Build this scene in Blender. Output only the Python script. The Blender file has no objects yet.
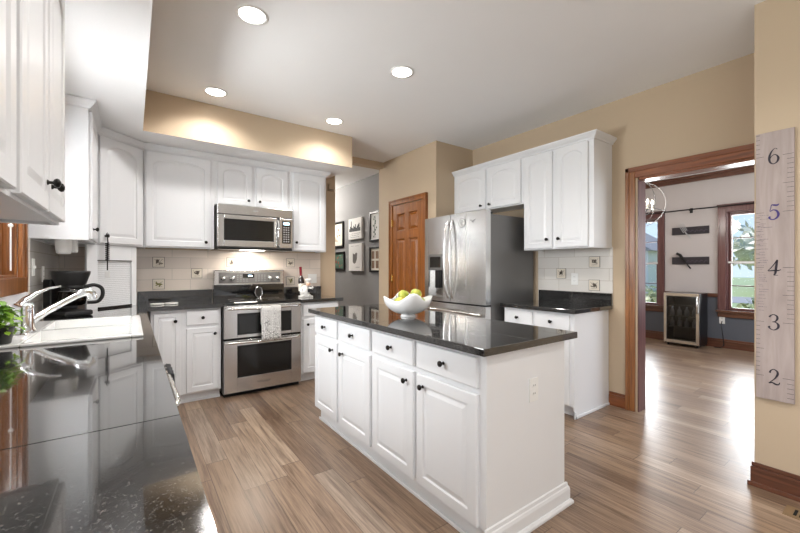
import bpy, bmesh, math, random
from mathutils import Vector, Matrix
random.seed(7)
PI = math.pi
scene = bpy.context.scene
COL = scene.collection

# ---------------------------------------------------------------- camera, world, lights, exposure
cam_d = bpy.data.cameras.new('camera'); cam = bpy.data.objects.new('camera', cam_d); COL.objects.link(cam)
cam.location = (0, 0, 1.265); cam.rotation_euler = (PI/2, 0, math.radians(-35.68))
cam_d.sensor_width = 36; cam_d.lens = 36*372.5/800; cam_d.shift_y = 1.5/800; cam_d.clip_start = .02; cam_d.clip_end = 300
scene.camera = cam
vs = scene.view_settings
vs.view_transform = 'Standard'; vs.look = 'None'; vs.exposure = 1.0; vs.gamma = 1.0; vs.use_curve_mapping = False

world = bpy.data.worlds.new('sky'); scene.world = world; world.use_nodes = True
nt = world.node_tree; nt.nodes.clear()
wo = nt.nodes.new('ShaderNodeOutputWorld'); bg = nt.nodes.new('ShaderNodeBackground')
tc = nt.nodes.new('ShaderNodeTexCoord'); sp = nt.nodes.new('ShaderNodeSeparateXYZ'); rp = nt.nodes.new('ShaderNodeValToRGB')
nt.links.new(tc.outputs['Generated'], sp.inputs[0]); nt.links.new(sp.outputs['Z'], rp.inputs[0])
rp.color_ramp.elements[0].position = 0.0; rp.color_ramp.elements[0].color = (.34, .43, .52, 1)
rp.color_ramp.elements[1].position = .5; rp.color_ramp.elements[1].color = (.15, .28, .52, 1)
nt.links.new(rp.outputs[0], bg.inputs[0]); bg.inputs[1].default_value = 1.15
nt.links.new(bg.outputs[0], wo.inputs[0])

def area(name, loc, rot, sx, sy, power, col=(1, 1, 1), spread=PI):
    l = bpy.data.lights.new(name, 'AREA'); l.shape = 'RECTANGLE'; l.size = sx; l.size_y = sy; l.energy = power; l.color = col; l.spread = spread
    o = bpy.data.objects.new(name, l); COL.objects.link(o); o.location = loc; o.rotation_euler = rot
    return o
sun_d = bpy.data.lights.new('sun', 'SUN'); sun_d.energy = 2.2; sun_d.angle = .01; sun_d.color = (1, .96, .9)
sun = bpy.data.objects.new('sun', sun_d); COL.objects.link(sun); sun.rotation_euler = (math.radians(38), 0, math.radians(150)); sun.location = (0, 0, 20)
# daylight at the openings; the left patio one is an added fill
area('dining_side_daylight', (5.7, -.95, 1.5), (-PI/2, 0, PI), 2.6, 1.7, 34, (.93, .96, 1))
area('sink_window_daylight', (-.70, 2.64, 1.65), (0, -PI/2+.25, 0), .85, 1.0, 44, (.96, .99, 1))
CAN_POWER = 18
area('left_fill_light', (-.50, -1.6, 1.25), (0, -PI/2, 0), 2.1, 2.4, 24, (.97, .99, 1))  # fill for an unseen, invented patio door; brightens the cabinet fronts
area('dining_window_daylight', (7.85, 1.275, 1.4), (0, PI/2, 0), 1.5, .95, 38, (.95, .98, 1))
area('dining_window_daylight', (7.85, 3.195, 1.4), (0, PI/2, 0), 1.5, .95, 38, (.95, .98, 1))
CANS = [(.589, 2.36), (1.714, 2.36), (.589, 3.575), (1.712, 3.562), (.589, 1.1), (1.714, 1.1), (.589, -.3), (1.714, -.3), (.9, -1.7), (2.0, -1.7)]  # seen cans first; the rest are unseen ones added to brighten the room
for i, (x, y) in enumerate(CANS):
    l = bpy.data.lights.new('can_lamp', 'SPOT'); l.energy = CAN_POWER; l.spot_size = math.radians(150); l.spot_blend = .6; l.shadow_soft_size = .06; l.color = (1, .975, .945)
    o = bpy.data.objects.new('can_lamp', l); COL.objects.link(o); o.location = (x, y, 2.775)

# ---------------------------------------------------------------- node helpers and materials
def rgb(r, g, b):
    f = lambda c: (c/255/12.92) if c/255 <= .04045 else ((c/255+.055)/1.055)**2.4
    return (f(r), f(g), f(b), 1)
class NT:
    def __init__(s, name):
        s.m = bpy.data.materials.new(name); s.m.use_nodes = True; s.t = s.m.node_tree; s.b = s.t.nodes['Principled BSDF']
    def n(s, typ, **kw):
        nd = s.t.nodes.new(typ)
        for k, v in kw.items():
            if k.startswith('i_'):
                key = k[2:]; key = int(key) if key.isdigit() else key.replace('_', ' ')
                if isinstance(v, bpy.types.NodeSocket): s.t.links.new(v, nd.inputs[key])
                else: nd.inputs[key].default_value = v
            else: setattr(nd, k, v)
        return nd
    def math(s, op, a, b=0.0, c=None):
        kw = dict(operation=op, i_0=a, i_1=b)
        if c is not None: kw['i_2'] = c
        return s.n('ShaderNodeMath', **kw).outputs[0]
    def set(s, **kw):
        for k, v in kw.items():
            key = k.replace('_', ' ')
            if isinstance(v, bpy.types.NodeSocket): s.t.links.new(v, s.b.inputs[key])
            else: s.b.inputs[key].default_value = v
    def ramp(s, fac, stops, interp='LINEAR'):
        r = s.n('ShaderNodeValToRGB'); s.t.links.new(fac, r.inputs[0]); cr = r.color_ramp; cr.interpolation = interp
        while len(cr.elements) < len(stops): cr.elements.new(.5)
        for e, (p, c) in zip(cr.elements, stops): e.position = p; e.color = c
        return r.outputs[0]
    def mix(s, fac, a, b, mode='MIX'):
        m = s.n('ShaderNodeMix', data_type='RGBA', blend_type=mode)
        for k, v in ((0, fac), (6, a), (7, b)):
            if isinstance(v, bpy.types.NodeSocket): s.t.links.new(v, m.inputs[k])
            else: m.inputs[k].default_value = v
        return m.outputs[2]
    def bump(s, h, strength=.2, dist=.01):
        b = s.n('ShaderNodeBump', i_Strength=strength, i_Distance=dist, i_Height=h); s.t.links.new(b.outputs[0], s.b.inputs['Normal'])
    def pos(s, scale=(1, 1, 1), kind='pos', rot=(0, 0, 0)):
        src = s.n('ShaderNodeNewGeometry').outputs['Position'] if kind == 'pos' else s.n('ShaderNodeTexCoord').outputs['Object']
        return s.n('ShaderNodeMapping', i_Vector=src, i_Scale=scale, i_Rotation=rot).outputs[0]
M = {}
def simple(name, col, rough=.5, metal=0, bump=0, bscale=200, var=0, vscale=6, spec=None, coat=0):
    t = NT(name); t.set(Base_Color=col, Roughness=rough, Metallic=metal)
    if spec is not None: t.set(Specular_IOR_Level=spec)
    if coat: t.set(Coat_Weight=coat, Coat_Roughness=.06)
    p = t.pos(kind='obj')
    if var:
        n = t.n('ShaderNodeTexNoise', i_Vector=p, i_Scale=vscale, i_Detail=4.0).outputs[0]
        d = tuple(c*(1-var) for c in col[:3])+(1,); t.set(Base_Color=t.mix(n, d, col))
    if bump:
        n = t.n('ShaderNodeTexNoise', i_Vector=p, i_Scale=float(bscale), i_Detail=3.0).outputs[0]; t.bump(n, bump, .002)
    M[name] = t.m; return t
simple('cabinet_white', rgb(229, 230, 232), .32, bump=.02, bscale=60, var=.02)
simple('wall_tan', rgb(194, 174, 148), .75, bump=.15, bscale=300, var=.03, vscale=2)
simple('ceiling_white', rgb(240, 240, 240), .9, bump=.25, bscale=140, var=.02)
simple('wall_grey', rgb(132, 131, 131), .8, bump=.1, bscale=300)
simple('wall_slate', rgb(92, 95, 103), .8, bump=.1, bscale=300)
simple('wall_pale', rgb(192, 185, 184), .8, bump=.1, bscale=300)
simple('wall_white', rgb(228, 228, 230), .8)
simple('white_plastic', rgb(235, 235, 233), .35, var=.01)
simple('sink_white', rgb(244, 244, 242), .12, coat=.5, var=.01)
simple('porcelain', rgb(240, 240, 240), .15, coat=.6, var=.01)
simple('black_plastic', rgb(16, 16, 17), .3, var=.1)
simple('black_glass', rgb(8, 8, 9), .04, coat=1)
simple('oven_glass', rgb(30, 29, 28), .12, var=.3, vscale=3)
simple('knob_bronze', rgb(30, 27, 25), .3, metal=.6, var=.2, vscale=60)
simple('chrome', rgb(225, 226, 228), .08, metal=1, var=.02)
simple('brass', rgb(214, 178, 110), .25, metal=1, var=.05)
simple('fridge_side', rgb(118, 117, 116), .38, metal=.55, bump=.1, bscale=400, var=.03)
simple('dark_gap', rgb(12, 12, 12), .9)
simple('silver_print', rgb(188, 188, 190), .3, metal=.7)
simple('ink', rgb(38, 32, 44), .7)
simple('ink_blue', rgb(58, 44, 110), .7)
simple('ink_light', rgb(96, 86, 104), .8)
simple('picture_black', rgb(18, 17, 17), .35, var=.1)
simple('canvas_white', rgb(226, 225, 222), .8, bump=.2, bscale=800)
simple('paper', rgb(222, 216, 202), .8, var=.1, vscale=20)
simple('photo_brown', rgb(150, 120, 98), .6, var=.5, vscale=25)
simple('print_dark', rgb(40, 40, 42), .7)
simple('print_green', rgb(88, 116, 98), .7, var=.5, vscale=30)
simple('print_red', rgb(170, 80, 66), .7, var=.3, vscale=30)
simple('wine_glass', rgb(26, 12, 14), .08, coat=1)
simple('wine_foil', rgb(128, 22, 40), .35)
simple('figurine_white', rgb(232, 230, 226), .3, var=.05)
simple('skin_glaze', rgb(222, 176, 148), .3)
simple('grey_fabric', rgb(60, 60, 64), .9, var=.4, vscale=30)
simple('tile_motif', rgb(116, 104, 92), .5, var=.3, vscale=80)
simple('tile_motif_green', rgb(128, 124, 60), .5, var=.4, vscale=80)
simple('tile_frame', rgb(104, 100, 96), .5, var=.2, vscale=60)
simple('tile_ground', rgb(222, 212, 196), .3, var=.05)
simple('iron', rgb(28, 25, 27), .5, metal=.4)
simple('plaque_wood', rgb(58, 52, 58), .7, var=.5, vscale=30)
simple('vent_metal', rgb(150, 126, 96), .45, metal=.3, var=.1)
simple('candle', rgb(240, 232, 214), .5)
simple('apple_stem', rgb(80, 58, 32), .8)
simple('wine_label', rgb(214, 208, 196), .7)
simple('asphalt', rgb(150, 150, 152), .9, var=.1)
simple('siding', rgb(222, 218, 208), .7)
simple('roof_grey', rgb(150, 146, 146), .9, var=.2)
simple('bark', rgb(88, 72, 60), .9, var=.4, vscale=12)
simple('car_paint', rgb(70, 72, 78), .3)
def leafy(name, a, b, trans=.25):
    t = NT(name); n = t.n('ShaderNodeTexNoise', i_Vector=t.pos(kind='obj'), i_Scale=9.0, i_Detail=3.0).outputs[0]
    t.set(Base_Color=t.ramp(n, [(.35, a), (.65, b)]), Roughness=.5); M[name] = t.m
leafy('pothos_leaf', rgb(84, 138, 30), rgb(170, 206, 70))
leafy('bush_leaf', rgb(80, 100, 56), rgb(150, 162, 104))
leafy('tree_leaf', rgb(176, 178, 150), rgb(214, 212, 192))
leafy('lawn', rgb(128, 146, 86), rgb(164, 176, 120))

def emit(name, col, s):
    t = NT(name); t.set(Base_Color=col, Emission_Color=col, Emission_Strength=s, Roughness=.5); M[name] = t.m
emit('lamp_glow', (1, .95, .88, 1), 9); emit('bulb_glow', (1, .9, .75, 1), 8); emit('led_blue', (.5, .8, 1, 1), 2.5); emit('cooler_led', (.9, .95, 1, 1), 5)

# brushed stainless
def stainless(name, col, r0, r1, sc, kind='obj'):
    t = NT(name); n = t.n('ShaderNodeTexNoise', i_Vector=t.pos(sc, kind), i_Scale=1.0, i_Detail=1.0).outputs[0]
    t.set(Metallic=1.0, Roughness=t.n('ShaderNodeMapRange', i_Value=n, i_3=r0, i_4=r1).outputs[0], Base_Color=t.mix(n, tuple(c*.93 for c in col[:3])+(1,), col)); M[name] = t.m
stainless('stainless', rgb(212, 211, 210), .20, .28, (2, 2, 60))
stainless('stainless_vertical', rgb(214, 213, 212), .22, .30, (14, 14, .6))
stainless('handle_steel', rgb(225, 224, 222), .14, .2, (40, 40, 40))

# granite
def granite():
    t = NT('granite'); p = t.pos()
    a = t.n('ShaderNodeTexNoise', i_Vector=p, i_Scale=300.0, i_Detail=4.0, i_Roughness=.75).outputs[0]
    b = t.n('ShaderNodeTexNoise', i_Vector=p, i_Scale=110.0, i_Detail=2.0).outputs[0]
    v = t.n('ShaderNodeTexVoronoi', i_Vector=p, i_Scale=380.0).outputs['Color']
    vv = t.n('ShaderNodeSeparateColor', i_Color=v).outputs[0]
    s = t.math('ADD', t.math('MULTIPLY', a, .55), t.math('ADD', t.math('MULTIPLY', b, .25), t.math('MULTIPLY', vv, .2)))
    c = t.ramp(s, [(.43, rgb(7, 7, 8)), (.53, rgb(30, 30, 30)), (.61, rgb(76, 75, 74)), (.72, rgb(118, 116, 114))])
    t.set(Base_Color=c, Roughness=.08, Specular_IOR_Level=.5, Coat_Weight=.9, Coat_Roughness=.03, Coat_IOR=1.5)
    t.bump(a, .05, .001)
    M['granite'] = t.m
granite()

# floor planks run along world Y
def planks():
    t = NT('floor_planks'); P = t.n('ShaderNodeNewGeometry').outputs['Position']
    s = t.n('ShaderNodeSeparateXYZ', i_0=P); x, y = s.outputs[0], s.outputs[1]
    W = .128
    u = t.math('DIVIDE', x, W); row = t.math('FLOOR', u); fu = t.math('FRACT', u)
    r1 = t.n('ShaderNodeTexWhiteNoise', noise_dimensions='1D', i_W=row).outputs[0]
    v = t.math('DIVIDE', t.math('ADD', y, t.math('MULTIPLY', r1, 5.0)), t.math('ADD', .75, t.math('MULTIPLY', r1, .45)))
    colm = t.math('FLOOR', v); fv = t.math('FRACT', v)
    cid = t.n('ShaderNodeCombineXYZ', i_0=row, i_1=colm).outputs[0]
    wn = t.n('ShaderNodeTexWhiteNoise', noise_dimensions='3D', i_Vector=cid)
    rnd = wn.outputs[0]
    off = t.n('ShaderNodeVectorMath', operation='SCALE', i_0=wn.outputs[1], i_Scale=17.0).outputs[0]
    gp = t.n('ShaderNodeVectorMath', operation='ADD', i_0=t.pos((15, .8, 1)), i_1=off).outputs[0]
    g1 = t.n('ShaderNodeTexNoise', i_Vector=gp, i_Scale=2.2, i_Detail=9.0, i_Roughness=.68, i_Distortion=.25).outputs[0]
    gp2 = t.n('ShaderNodeVectorMath', operation='ADD', i_0=t.pos((40, 1.2, 1)), i_1=off).outputs[0]
    w = t.n('ShaderNodeTexNoise', i_Vector=gp2, i_Scale=3.0, i_Detail=5.0, i_Roughness=.6).outputs[0]
    base = t.ramp(rnd, [(0, rgb(128, 104, 85)), (.3, rgb(158, 133, 110)), (.6, rgb(143, 119, 99)), (.85, rgb(174, 151, 129)), (1, rgb(160, 143, 127))])
    g = t.math('ADD', t.math('MULTIPLY', g1, .6), t.math('MULTIPLY', w, .4))
    c = t.mix(t.ramp(g, [(.36, (.9, .9, .9, 1)), (.58, (0, 0, 0, 1))]), base, t.mix(1.0, base, rgb(146, 132, 124), 'MULTIPLY'))
    e1 = t.math('LESS_THAN', t.math('MINIMUM', fu, t.math('SUBTRACT', 1.0, fu)), .012)
    e2 = t.math('LESS_THAN', t.math('MINIMUM', fv, t.math('SUBTRACT', 1.0, fv)), .0022)
    e = t.math('MAXIMUM', e1, e2)
    c = t.mix(t.math('MULTIPLY', e, .75), c, rgb(72, 54, 42))
    t.set(Base_Color=c, Roughness=t.n('ShaderNodeMapRange', i_Value=g1, i_3=.22, i_4=.40).outputs[0], Specular_IOR_Level=.5)
    t.bump(t.math('SUBTRACT', t.math('MULTIPLY', g, .35), e), .25, .002)
    M['floor_planks'] = t.m
planks()

def wood(name, a, b, grain, rough=.3, coat=.3):
    t = NT(name); p = t.pos(grain, 'obj')
    n = t.n('ShaderNodeTexNoise', i_Vector=p, i_Scale=1.0, i_Detail=7.0, i_Roughness=.6, i_Distortion=.6).outputs[0]
    t.set(Base_Color=t.ramp(n, [(.35, a), (.65, b)]), Roughness=rough, Coat_Weight=coat, Coat_Roughness=.15); t.bump(n, .06, .002); M[name] = t.m
wood('oak_door', rgb(118, 66, 20), rgb(158, 94, 34), (26, 26, 2.0))
wood('trim_wood_v', rgb(112, 66, 32), rgb(160, 104, 56), (40, 40, 2))
wood('trim_wood_y', rgb(104, 56, 28), rgb(150, 88, 48), (40, 2, 40))
wood('dark_trim_v', rgb(84, 50, 50), rgb(110, 72, 72), (40, 40, 2))
wood('dark_trim_y', rgb(78, 46, 34), rgb(106, 66, 48), (40, 2, 40))
wood('ruler_wood', rgb(152, 138, 132), rgb(170, 156, 151), (24, 24, 2.4), .6, 0)

# tile panels: horizontal courses
def tile(name, axis, a, b):
    t = NT(name); P = t.n('ShaderNodeNewGeometry').outputs['Position']; s = t.n('ShaderNodeSeparateXYZ', i_0=P)
    v = t.n('ShaderNodeCombineXYZ', i_0=s.outputs[axis], i_1=t.math('SUBTRACT', s.outputs[2], 1.03)).outputs[0]
    br = t.n('ShaderNodeTexBrick', i_Vector=v, i_Scale=1.0, i_Mortar_Size=.0022, i_Brick_Width=.335, i_Row_Height=.115, offset=.5)
    br.inputs['Color1'].default_value = a; br.inputs['Color2'].default_value = b; br.inputs['Mortar'].default_value = rgb(190, 182, 172)
    t.set(Base_Color=br.outputs[0], Roughness=.16, Coat_Weight=.3)
    n = t.n('ShaderNodeTexNoise', i_Vector=t.pos(), i_Scale=14.0).outputs[0]
    t.bump(t.math('SUBTRACT', t.math('MULTIPLY', n, .3), br.outputs[1]), .25, .002); M[name] = t.m
tile('tile_back', 0, rgb(222, 210, 198), rgb(208, 196, 186))
tile('tile_side', 1, rgb(224, 220, 214), rgb(214, 210, 205))

# towel lattice
def towel():
    t = NT('towel_cloth'); p = t.pos((1, 1, 1), 'obj', (0, 0, 0))
    v = t.n('ShaderNodeTexVoronoi', feature='DISTANCE_TO_EDGE', i_Vector=p, i_Scale=62.0, i_Randomness=.8).outputs[0]
    t.set(Base_Color=t.ramp(v, [(.05, rgb(120, 118, 116)), (.14, rgb(228, 226, 222))]), Roughness=.9); M['towel_cloth'] = t.m
towel()
def glass(name, tint=(1, 1, 1, 1), refl=.06):
    t = NT(name); tr = t.n('ShaderNodeBsdfTransparent', i_Color=tint); gl = t.n('ShaderNodeBsdfGlossy', i_Roughness=.02)
    fr = t.n('ShaderNodeFresnel', i_IOR=1.45); mx = t.n('ShaderNodeMixShader', i_0=fr.outputs[0]); t.t.links.new(tr.outputs[0], mx.inputs[1]); t.t.links.new(gl.outputs[0], mx.inputs[2])
    out = [n for n in t.t.nodes if n.type == 'OUTPUT_MATERIAL'][0]; t.t.links.new(mx.outputs[0], out.inputs[0]); M[name] = t.m
glass('window_glass'); glass('carafe_glass', (.55, .5, .48, 1)); glass('cooler_glass', (.6, .62, .64, 1))
# fruit
t = NT('fruit_skin'); n = t.n('ShaderNodeTexNoise', i_Vector=t.pos(kind='obj'), i_Scale=14.0, i_Detail=3.0).outputs[0]
t.set(Base_Color=t.ramp(n, [(.35, rgb(140, 156, 46)), (.52, rgb(190, 190, 84)), (.72, rgb(216, 190, 100))]), Roughness=.3); M['fruit_skin'] = t.m

# ---------------------------------------------------------------- mesh builder
def smooth(pts, k=5):
    P = [Vector(p) for p in pts]; P = [P[0]*2-P[1]]+P+[P[-1]*2-P[-2]]; out = []
    for i in range(1, len(P)-2):
        a, b, c, d = P[i-1], P[i], P[i+1], P[i+2]
        out += [.5*((2*b)+(c-a)*t+(2*a-5*b+4*c-d)*t*t+(3*b-a-3*c+d)*t**3) for t in [j/k for j in range(k)]]
    return out+[P[-2]]
class MB:
    def __init__(s): s.v = []; s.f = []; s.sm = []; s.mi = []; s.cur = 0
    def add(s, vs, fs, smooth=False):
        o = len(s.v); s.v += [tuple(p) for p in vs]; s.f += [tuple(i+o for i in f) for f in fs]; s.sm += [smooth]*len(fs); s.mi += [s.cur]*len(fs); return s
    def box(s, x0, x1, y0, y1, z0, z1, mtx=None):
        if x0 > x1: x0, x1 = x1, x0
        if y0 > y1: y0, y1 = y1, y0
        if z0 > z1: z0, z1 = z1, z0
        vs = [Vector(p) for p in ((x0,y0,z0),(x1,y0,z0),(x1,y1,z0),(x0,y1,z0),(x0,y0,z1),(x1,y0,z1),(x1,y1,z1),(x0,y1,z1))]
        if mtx: vs = [mtx @ p for p in vs]
        return s.add(vs, [(0,3,2,1),(4,5,6,7),(0,1,5,4),(1,2,6,5),(2,3,7,6),(3,0,4,7)])
    def prism(s, poly, z0, z1, mtx=None):   # poly CCW in xy
        n = len(poly); vs = [Vector((x, y, z0)) for x, y in poly]+[Vector((x, y, z1)) for x, y in poly]
        if mtx: vs = [mtx @ p for p in vs]
        return s.add(vs, [tuple(range(n-1, -1, -1)), tuple(range(n, 2*n))]+[(i, (i+1) % n, n+(i+1) % n, n+i) for i in range(n)])
    def tube(s, pts, r, seg=10, caps=True, smooth=True, rz=1.0):
        pts = [Vector(p) for p in pts]; n = len(pts); R = r if isinstance(r, (list, tuple)) else [r]*n
        vs = []; up = None
        for i, p in enumerate(pts):
            d = (pts[min(i+1, n-1)]-pts[max(i-1, 0)]).normalized()
            if up is None: up = Vector((0, 0, 1)) if abs(d.z) < .9 else Vector((1, 0, 0))
            a = d.cross(up).normalized(); b = a.cross(d).normalized(); up = b
            for k in range(seg):
                an = 2*PI*k/seg; vs.append(p+a*math.cos(an)*R[i]+b*math.sin(an)*R[i]*rz)
        fs = [(i*seg+k, i*seg+(k+1) % seg, (i+1)*seg+(k+1) % seg, (i+1)*seg+k) for i in range(n-1) for k in range(seg)]
        s.add(vs, fs, smooth)
        if caps: s.add([vs[k] for k in range(seg)], [tuple(range(seg))[::-1]]); s.add([vs[(n-1)*seg+k] for k in range(seg)], [tuple(range(seg))])
        return s
    def lathe(s, prof, c=(0, 0, 0), seg=24, axis='z', smooth=True, rot=None, caps=True):
        vs = []; n = len(prof)
        for r, z in prof:
            for k in range(seg):
                an = 2*PI*k/seg; p = Vector((r*math.cos(an), r*math.sin(an), z))
                if axis == '-y': p = Vector((p.x, -p.z, p.y))
                if rot: p = rot @ p
                vs.append(p+Vector(c))
        fs = [(i*seg+k, i*seg+(k+1) % seg, (i+1)*seg+(k+1) % seg, (i+1)*seg+k) for i in range(n-1) for k in range(seg)]
        s.add(vs, fs, smooth)
        if not caps: return s
        if prof[0][0] > 1e-4: s.add([vs[k] for k in range(seg)], [tuple(range(seg))[::-1]])
        if prof[-1][0] > 1e-4: s.add([vs[(n-1)*seg+k] for k in range(seg)], [tuple(range(seg))])
        return s
    def sphere(s, c, r, seg=16, rings=10, sc=(1, 1, 1)):
        pr = [(r*math.sin(PI*i/rings), -r*math.cos(PI*i/rings)) for i in range(rings+1)]
        o = len(s.v); s.lathe([(max(a, 1e-5), b) for a, b in pr], (0, 0, 0), seg)
        for i in range(o, len(s.v)): p = s.v[i]; s.v[i] = (c[0]+p[0]*sc[0], c[1]+p[1]*sc[1], c[2]+p[2]*sc[2])
        return s
    def disc(s, c, r, normal='-z', seg=24):
        vs = [(c[0]+r*math.cos(2*PI*k/seg), c[1]+r*math.sin(2*PI*k/seg), c[2]) for k in range(seg)]
        return s.add(vs, [tuple(range(seg))[::-1]])
    def build(s, name, mat, parent=None, loc=(0, 0, 0), rot=(0, 0, 0), bevel=0, mesh=None):
        me = bpy.data.meshes.new(name); me.from_pydata(s.v, [], s.f)
        ms = mat if isinstance(mat, (list, tuple)) else [mat]
        for m in ms: me.materials.append(M[m])
        for p, q, k in zip(me.polygons, s.sm, s.mi): p.use_smooth = q; p.material_index = k
        me.validate(); me.update()
        bm = bmesh.new(); bm.from_mesh(me); bmesh.ops.remove_doubles(bm, verts=bm.verts, dist=1e-6) if False else None
        bmesh.ops.recalc_face_normals(bm, faces=bm.faces); bm.to_mesh(me); bm.free()
        return link(name, me, parent, loc, rot, bevel)
def link(name, me, parent=None, loc=(0, 0, 0), rot=(0, 0, 0), bevel=0):
    o = bpy.data.objects.new(name, me); COL.objects.link(o); o.location = loc; o.rotation_euler = rot
    if parent: o.parent = parent
    if bevel:
        b = o.modifiers.new('bevel', 'BEVEL'); b.width = bevel; b.segments = 2; b.limit_method = 'ANGLE'; b.angle_limit = math.radians(50)
    return o
def thing(name, label, cat, loc=(0, 0, 0), rz=0, group=None):
    o = bpy.data.objects.new(name, None); COL.objects.link(o); o.location = loc; o.rotation_euler = (0, 0, rz); o.empty_display_size = .1
    return tag(o, label, cat, group)
def tag(o, label, cat, group=None):
    o['label'] = label; o['category'] = cat
    if group: o['group'] = group
    return o
def struct(o): o['kind'] = 'structure'; return o
def B(*a): return MB().box(*a)

def curve_text(body, size, parent, loc, rot, mat, name, depth=.0008):
    cu = bpy.data.curves.new(name, 'FONT'); cu.body = body; cu.size = size; cu.extrude = depth; cu.align_x = 'CENTER'; cu.align_y = 'CENTER'; cu.materials.append(M[mat])
    tmp = bpy.data.objects.new(name, cu); COL.objects.link(tmp); bpy.context.view_layer.update()
    me = bpy.data.meshes.new_from_object(tmp.evaluated_get(bpy.context.evaluated_depsgraph_get())); bpy.data.objects.remove(tmp)
    o = bpy.data.objects.new(name, me); COL.objects.link(o); o.location = loc; o.rotation_euler = rot
    if parent: o.parent = parent
    return o

# ---------------------------------------------------------------- setting
ZC, ZS = 2.80, 2.44
XL, YB, XR, XN, XF = -.55, 4.55, 3.60, 2.95, 7.60
struct(B(-.7, 8.0, -3.2, 8.2, -.1, 0).build('floor', 'floor_planks'))
c = MB().box(-.7, XN+.1, -3.2, YB+.12, ZC, ZC+.1).box(XN+.1, 7.75, -1.2, YB+.12, ZC, ZC+.1)
struct(c.build('ceiling', 'ceiling_white'))
struct(B(.2, 4.0, YB+.12, 8.2, 2.74, 2.84).build('ceiling_hall', 'ceiling_white'))
# left wall with window opening (Y 2.18..3.28, z 1.20..2.12)
w = MB().box(XL-.15, XL, -3.2, -2.85, 0, ZC).box(XL-.15, XL, -2.85, -.36, 2.44, ZC).box(XL-.15, XL, -.36, 2.19, 0, ZC).box(XL-.15, XL, 3.09, YB+.12, 0, ZC).box(XL-.15, XL, 2.19, 3.09, 0, 1.21).box(XL-.15, XL, 2.19, 3.09, 2.11, ZC)
struct(w.build('wall_left', 'wall_white'))
w = MB().box(XL, 2.2, YB, YB+.12, 0, ZC).box(2.2, 2.97, YB, YB+.12, 2.72, ZC)
struct(w.build('wall_back', 'wall_tan'))
w = MB().box(2.97, XR, 3.39, YB+.12, 0, ZC)
struct(w.build('wall_pantry', 'wall_tan'))
w = MB().box(XR, XR+.12, 1.44, YB+.12, 0, ZC).box(XR, XR+.12, .40, 1.44, 2.06, ZC).box(XR, XR+.12, .3, .40, 0, ZC)
struct(w.build('wall_right', 'wall_tan'))
w = MB().box(XN, XR, .44, .56, 0, ZC).box(XN, XN+.12, -3.2, .44, 0, ZC)
struct(w.build('wall_near', 'wall_tan'))
w = MB().box(XL, XN, -3.2, -3.08, 0, ZC)
struct(w.build('wall_rear', 'wall_white'))
# dining room shell
w = MB()
ZD = .72
struct(MB().box(3.72, XF, YB, YB+.12, 0, ZC).build('wall_dining_back', 'wall_pale'))
struct(MB().box(3.72, 4.3, -1.2, -1.08, 0, ZC).box(7.1, XF, -1.2, -1.08, 0, ZC).box(4.3, 7.1, -1.2, -1.08, 2.4, ZC).box(4.3, 7.1, -1.2, -1.08, 0, .6).build('wall_dining_side', 'wall_pale'))
DW = [(.78, 1.77), (2.70, 3.69)]   # dining window openings in Y
def far_wall(z0, z1, name, mat):
    m = MB(); ys = [-1.2, DW[0][0], DW[0][1], DW[1][0], DW[1][1], YB+.12]
    for i in range(5):
        a, b = ys[i], ys[i+1]
        if i % 2 == 0: m.box(XF, XF+.15, a, b, z0, z1)
        else:
            if z0 < .60: m.box(XF, XF+.15, a, b, z0, .60)
            if z1 > 2.15: m.box(XF, XF+.15, a, b, 2.15, z1)
    return struct(m.build(name, mat))
far_wall(0, .80, 'wall_far_lower', 'wall_slate'); far_wall(.80, ZC, 'wall_far', 'wall_pale')
# hall
struct(MB().box(3.1, 3.2, YB+.12, 8.1, 0, 2.74).box(1.0, 3.2, 8.1, 8.2, 0, 2.74).box(1.0, 1.1, YB+.12, 8.1, 0, 2.74).build('wall_hall', 'wall_grey'))
# soffits
m = MB().box(XL, 2.09, 3.87, YB, ZS, ZC-.001).box(XL, .072, -3.08, 3.87, ZS, ZC-.001)
so = m.build('wall_soffit', ['wall_tan', 'ceiling_white']); struct(so)
for p in so.data.polygons:
    if p.normal.z < -.5: p.material_index = 1
# baseboards and trim
def bb(name, x0, x1, y0, y1, mat='trim_wood_y', h=.13):
    m = MB().box(x0, x1, y0, y1, 0, h-.03)
    m.box(x0+(.004 if x1-x0 < .05 else 0), x1-(.004 if x1-x0 < .05 else 0), y0, y1, h-.03, h)
    return struct(m.build(name, mat, bevel=.003))
m = MB().box(XN-.016, XN, -3.0, .575, 0, .11).box(XN-.011, XN, -3.0, .571, .11, .135).box(XN-.028, XN-.016, -3.0, .587, 0, .025)
struct(m.build('baseboard_near', 'dark_trim_y', bevel=.003))
m = MB().box(XR-.016, XR, 1.52, 1.675, 0, .10).box(XR-.011, XR, 1.52, 1.675, .10, .125)
struct(m.build('baseboard_right', 'trim_wood_y', bevel=.003))
m = MB().box(XF-.016, XF, -1.0, YB, 0, .11).box(XF-.011, XF, -1.0, YB, .11, .14)
struct(m.build('baseboard_far', 'dark_trim_y', bevel=.003))
m = MB()
for a, b in ((-1.08, DW[0][0]-.1), (DW[0][1]+.1, DW[1][0]-.1), (DW[1][1]+.1, YB)): m.box(XF-.025, XF, a, b, .80, .86)
struct(m.build('trim_chair_rail', 'dark_trim_y', bevel=.006))
m = MB(); m.box(XF-.05, XF, -1.08, YB, 2.70, ZC).box(XF-.09, XF-.05, -1.08, YB, 2.76, ZC)
struct(m.build('trim_crown', 'dark_trim_y', bevel=.012))
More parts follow.
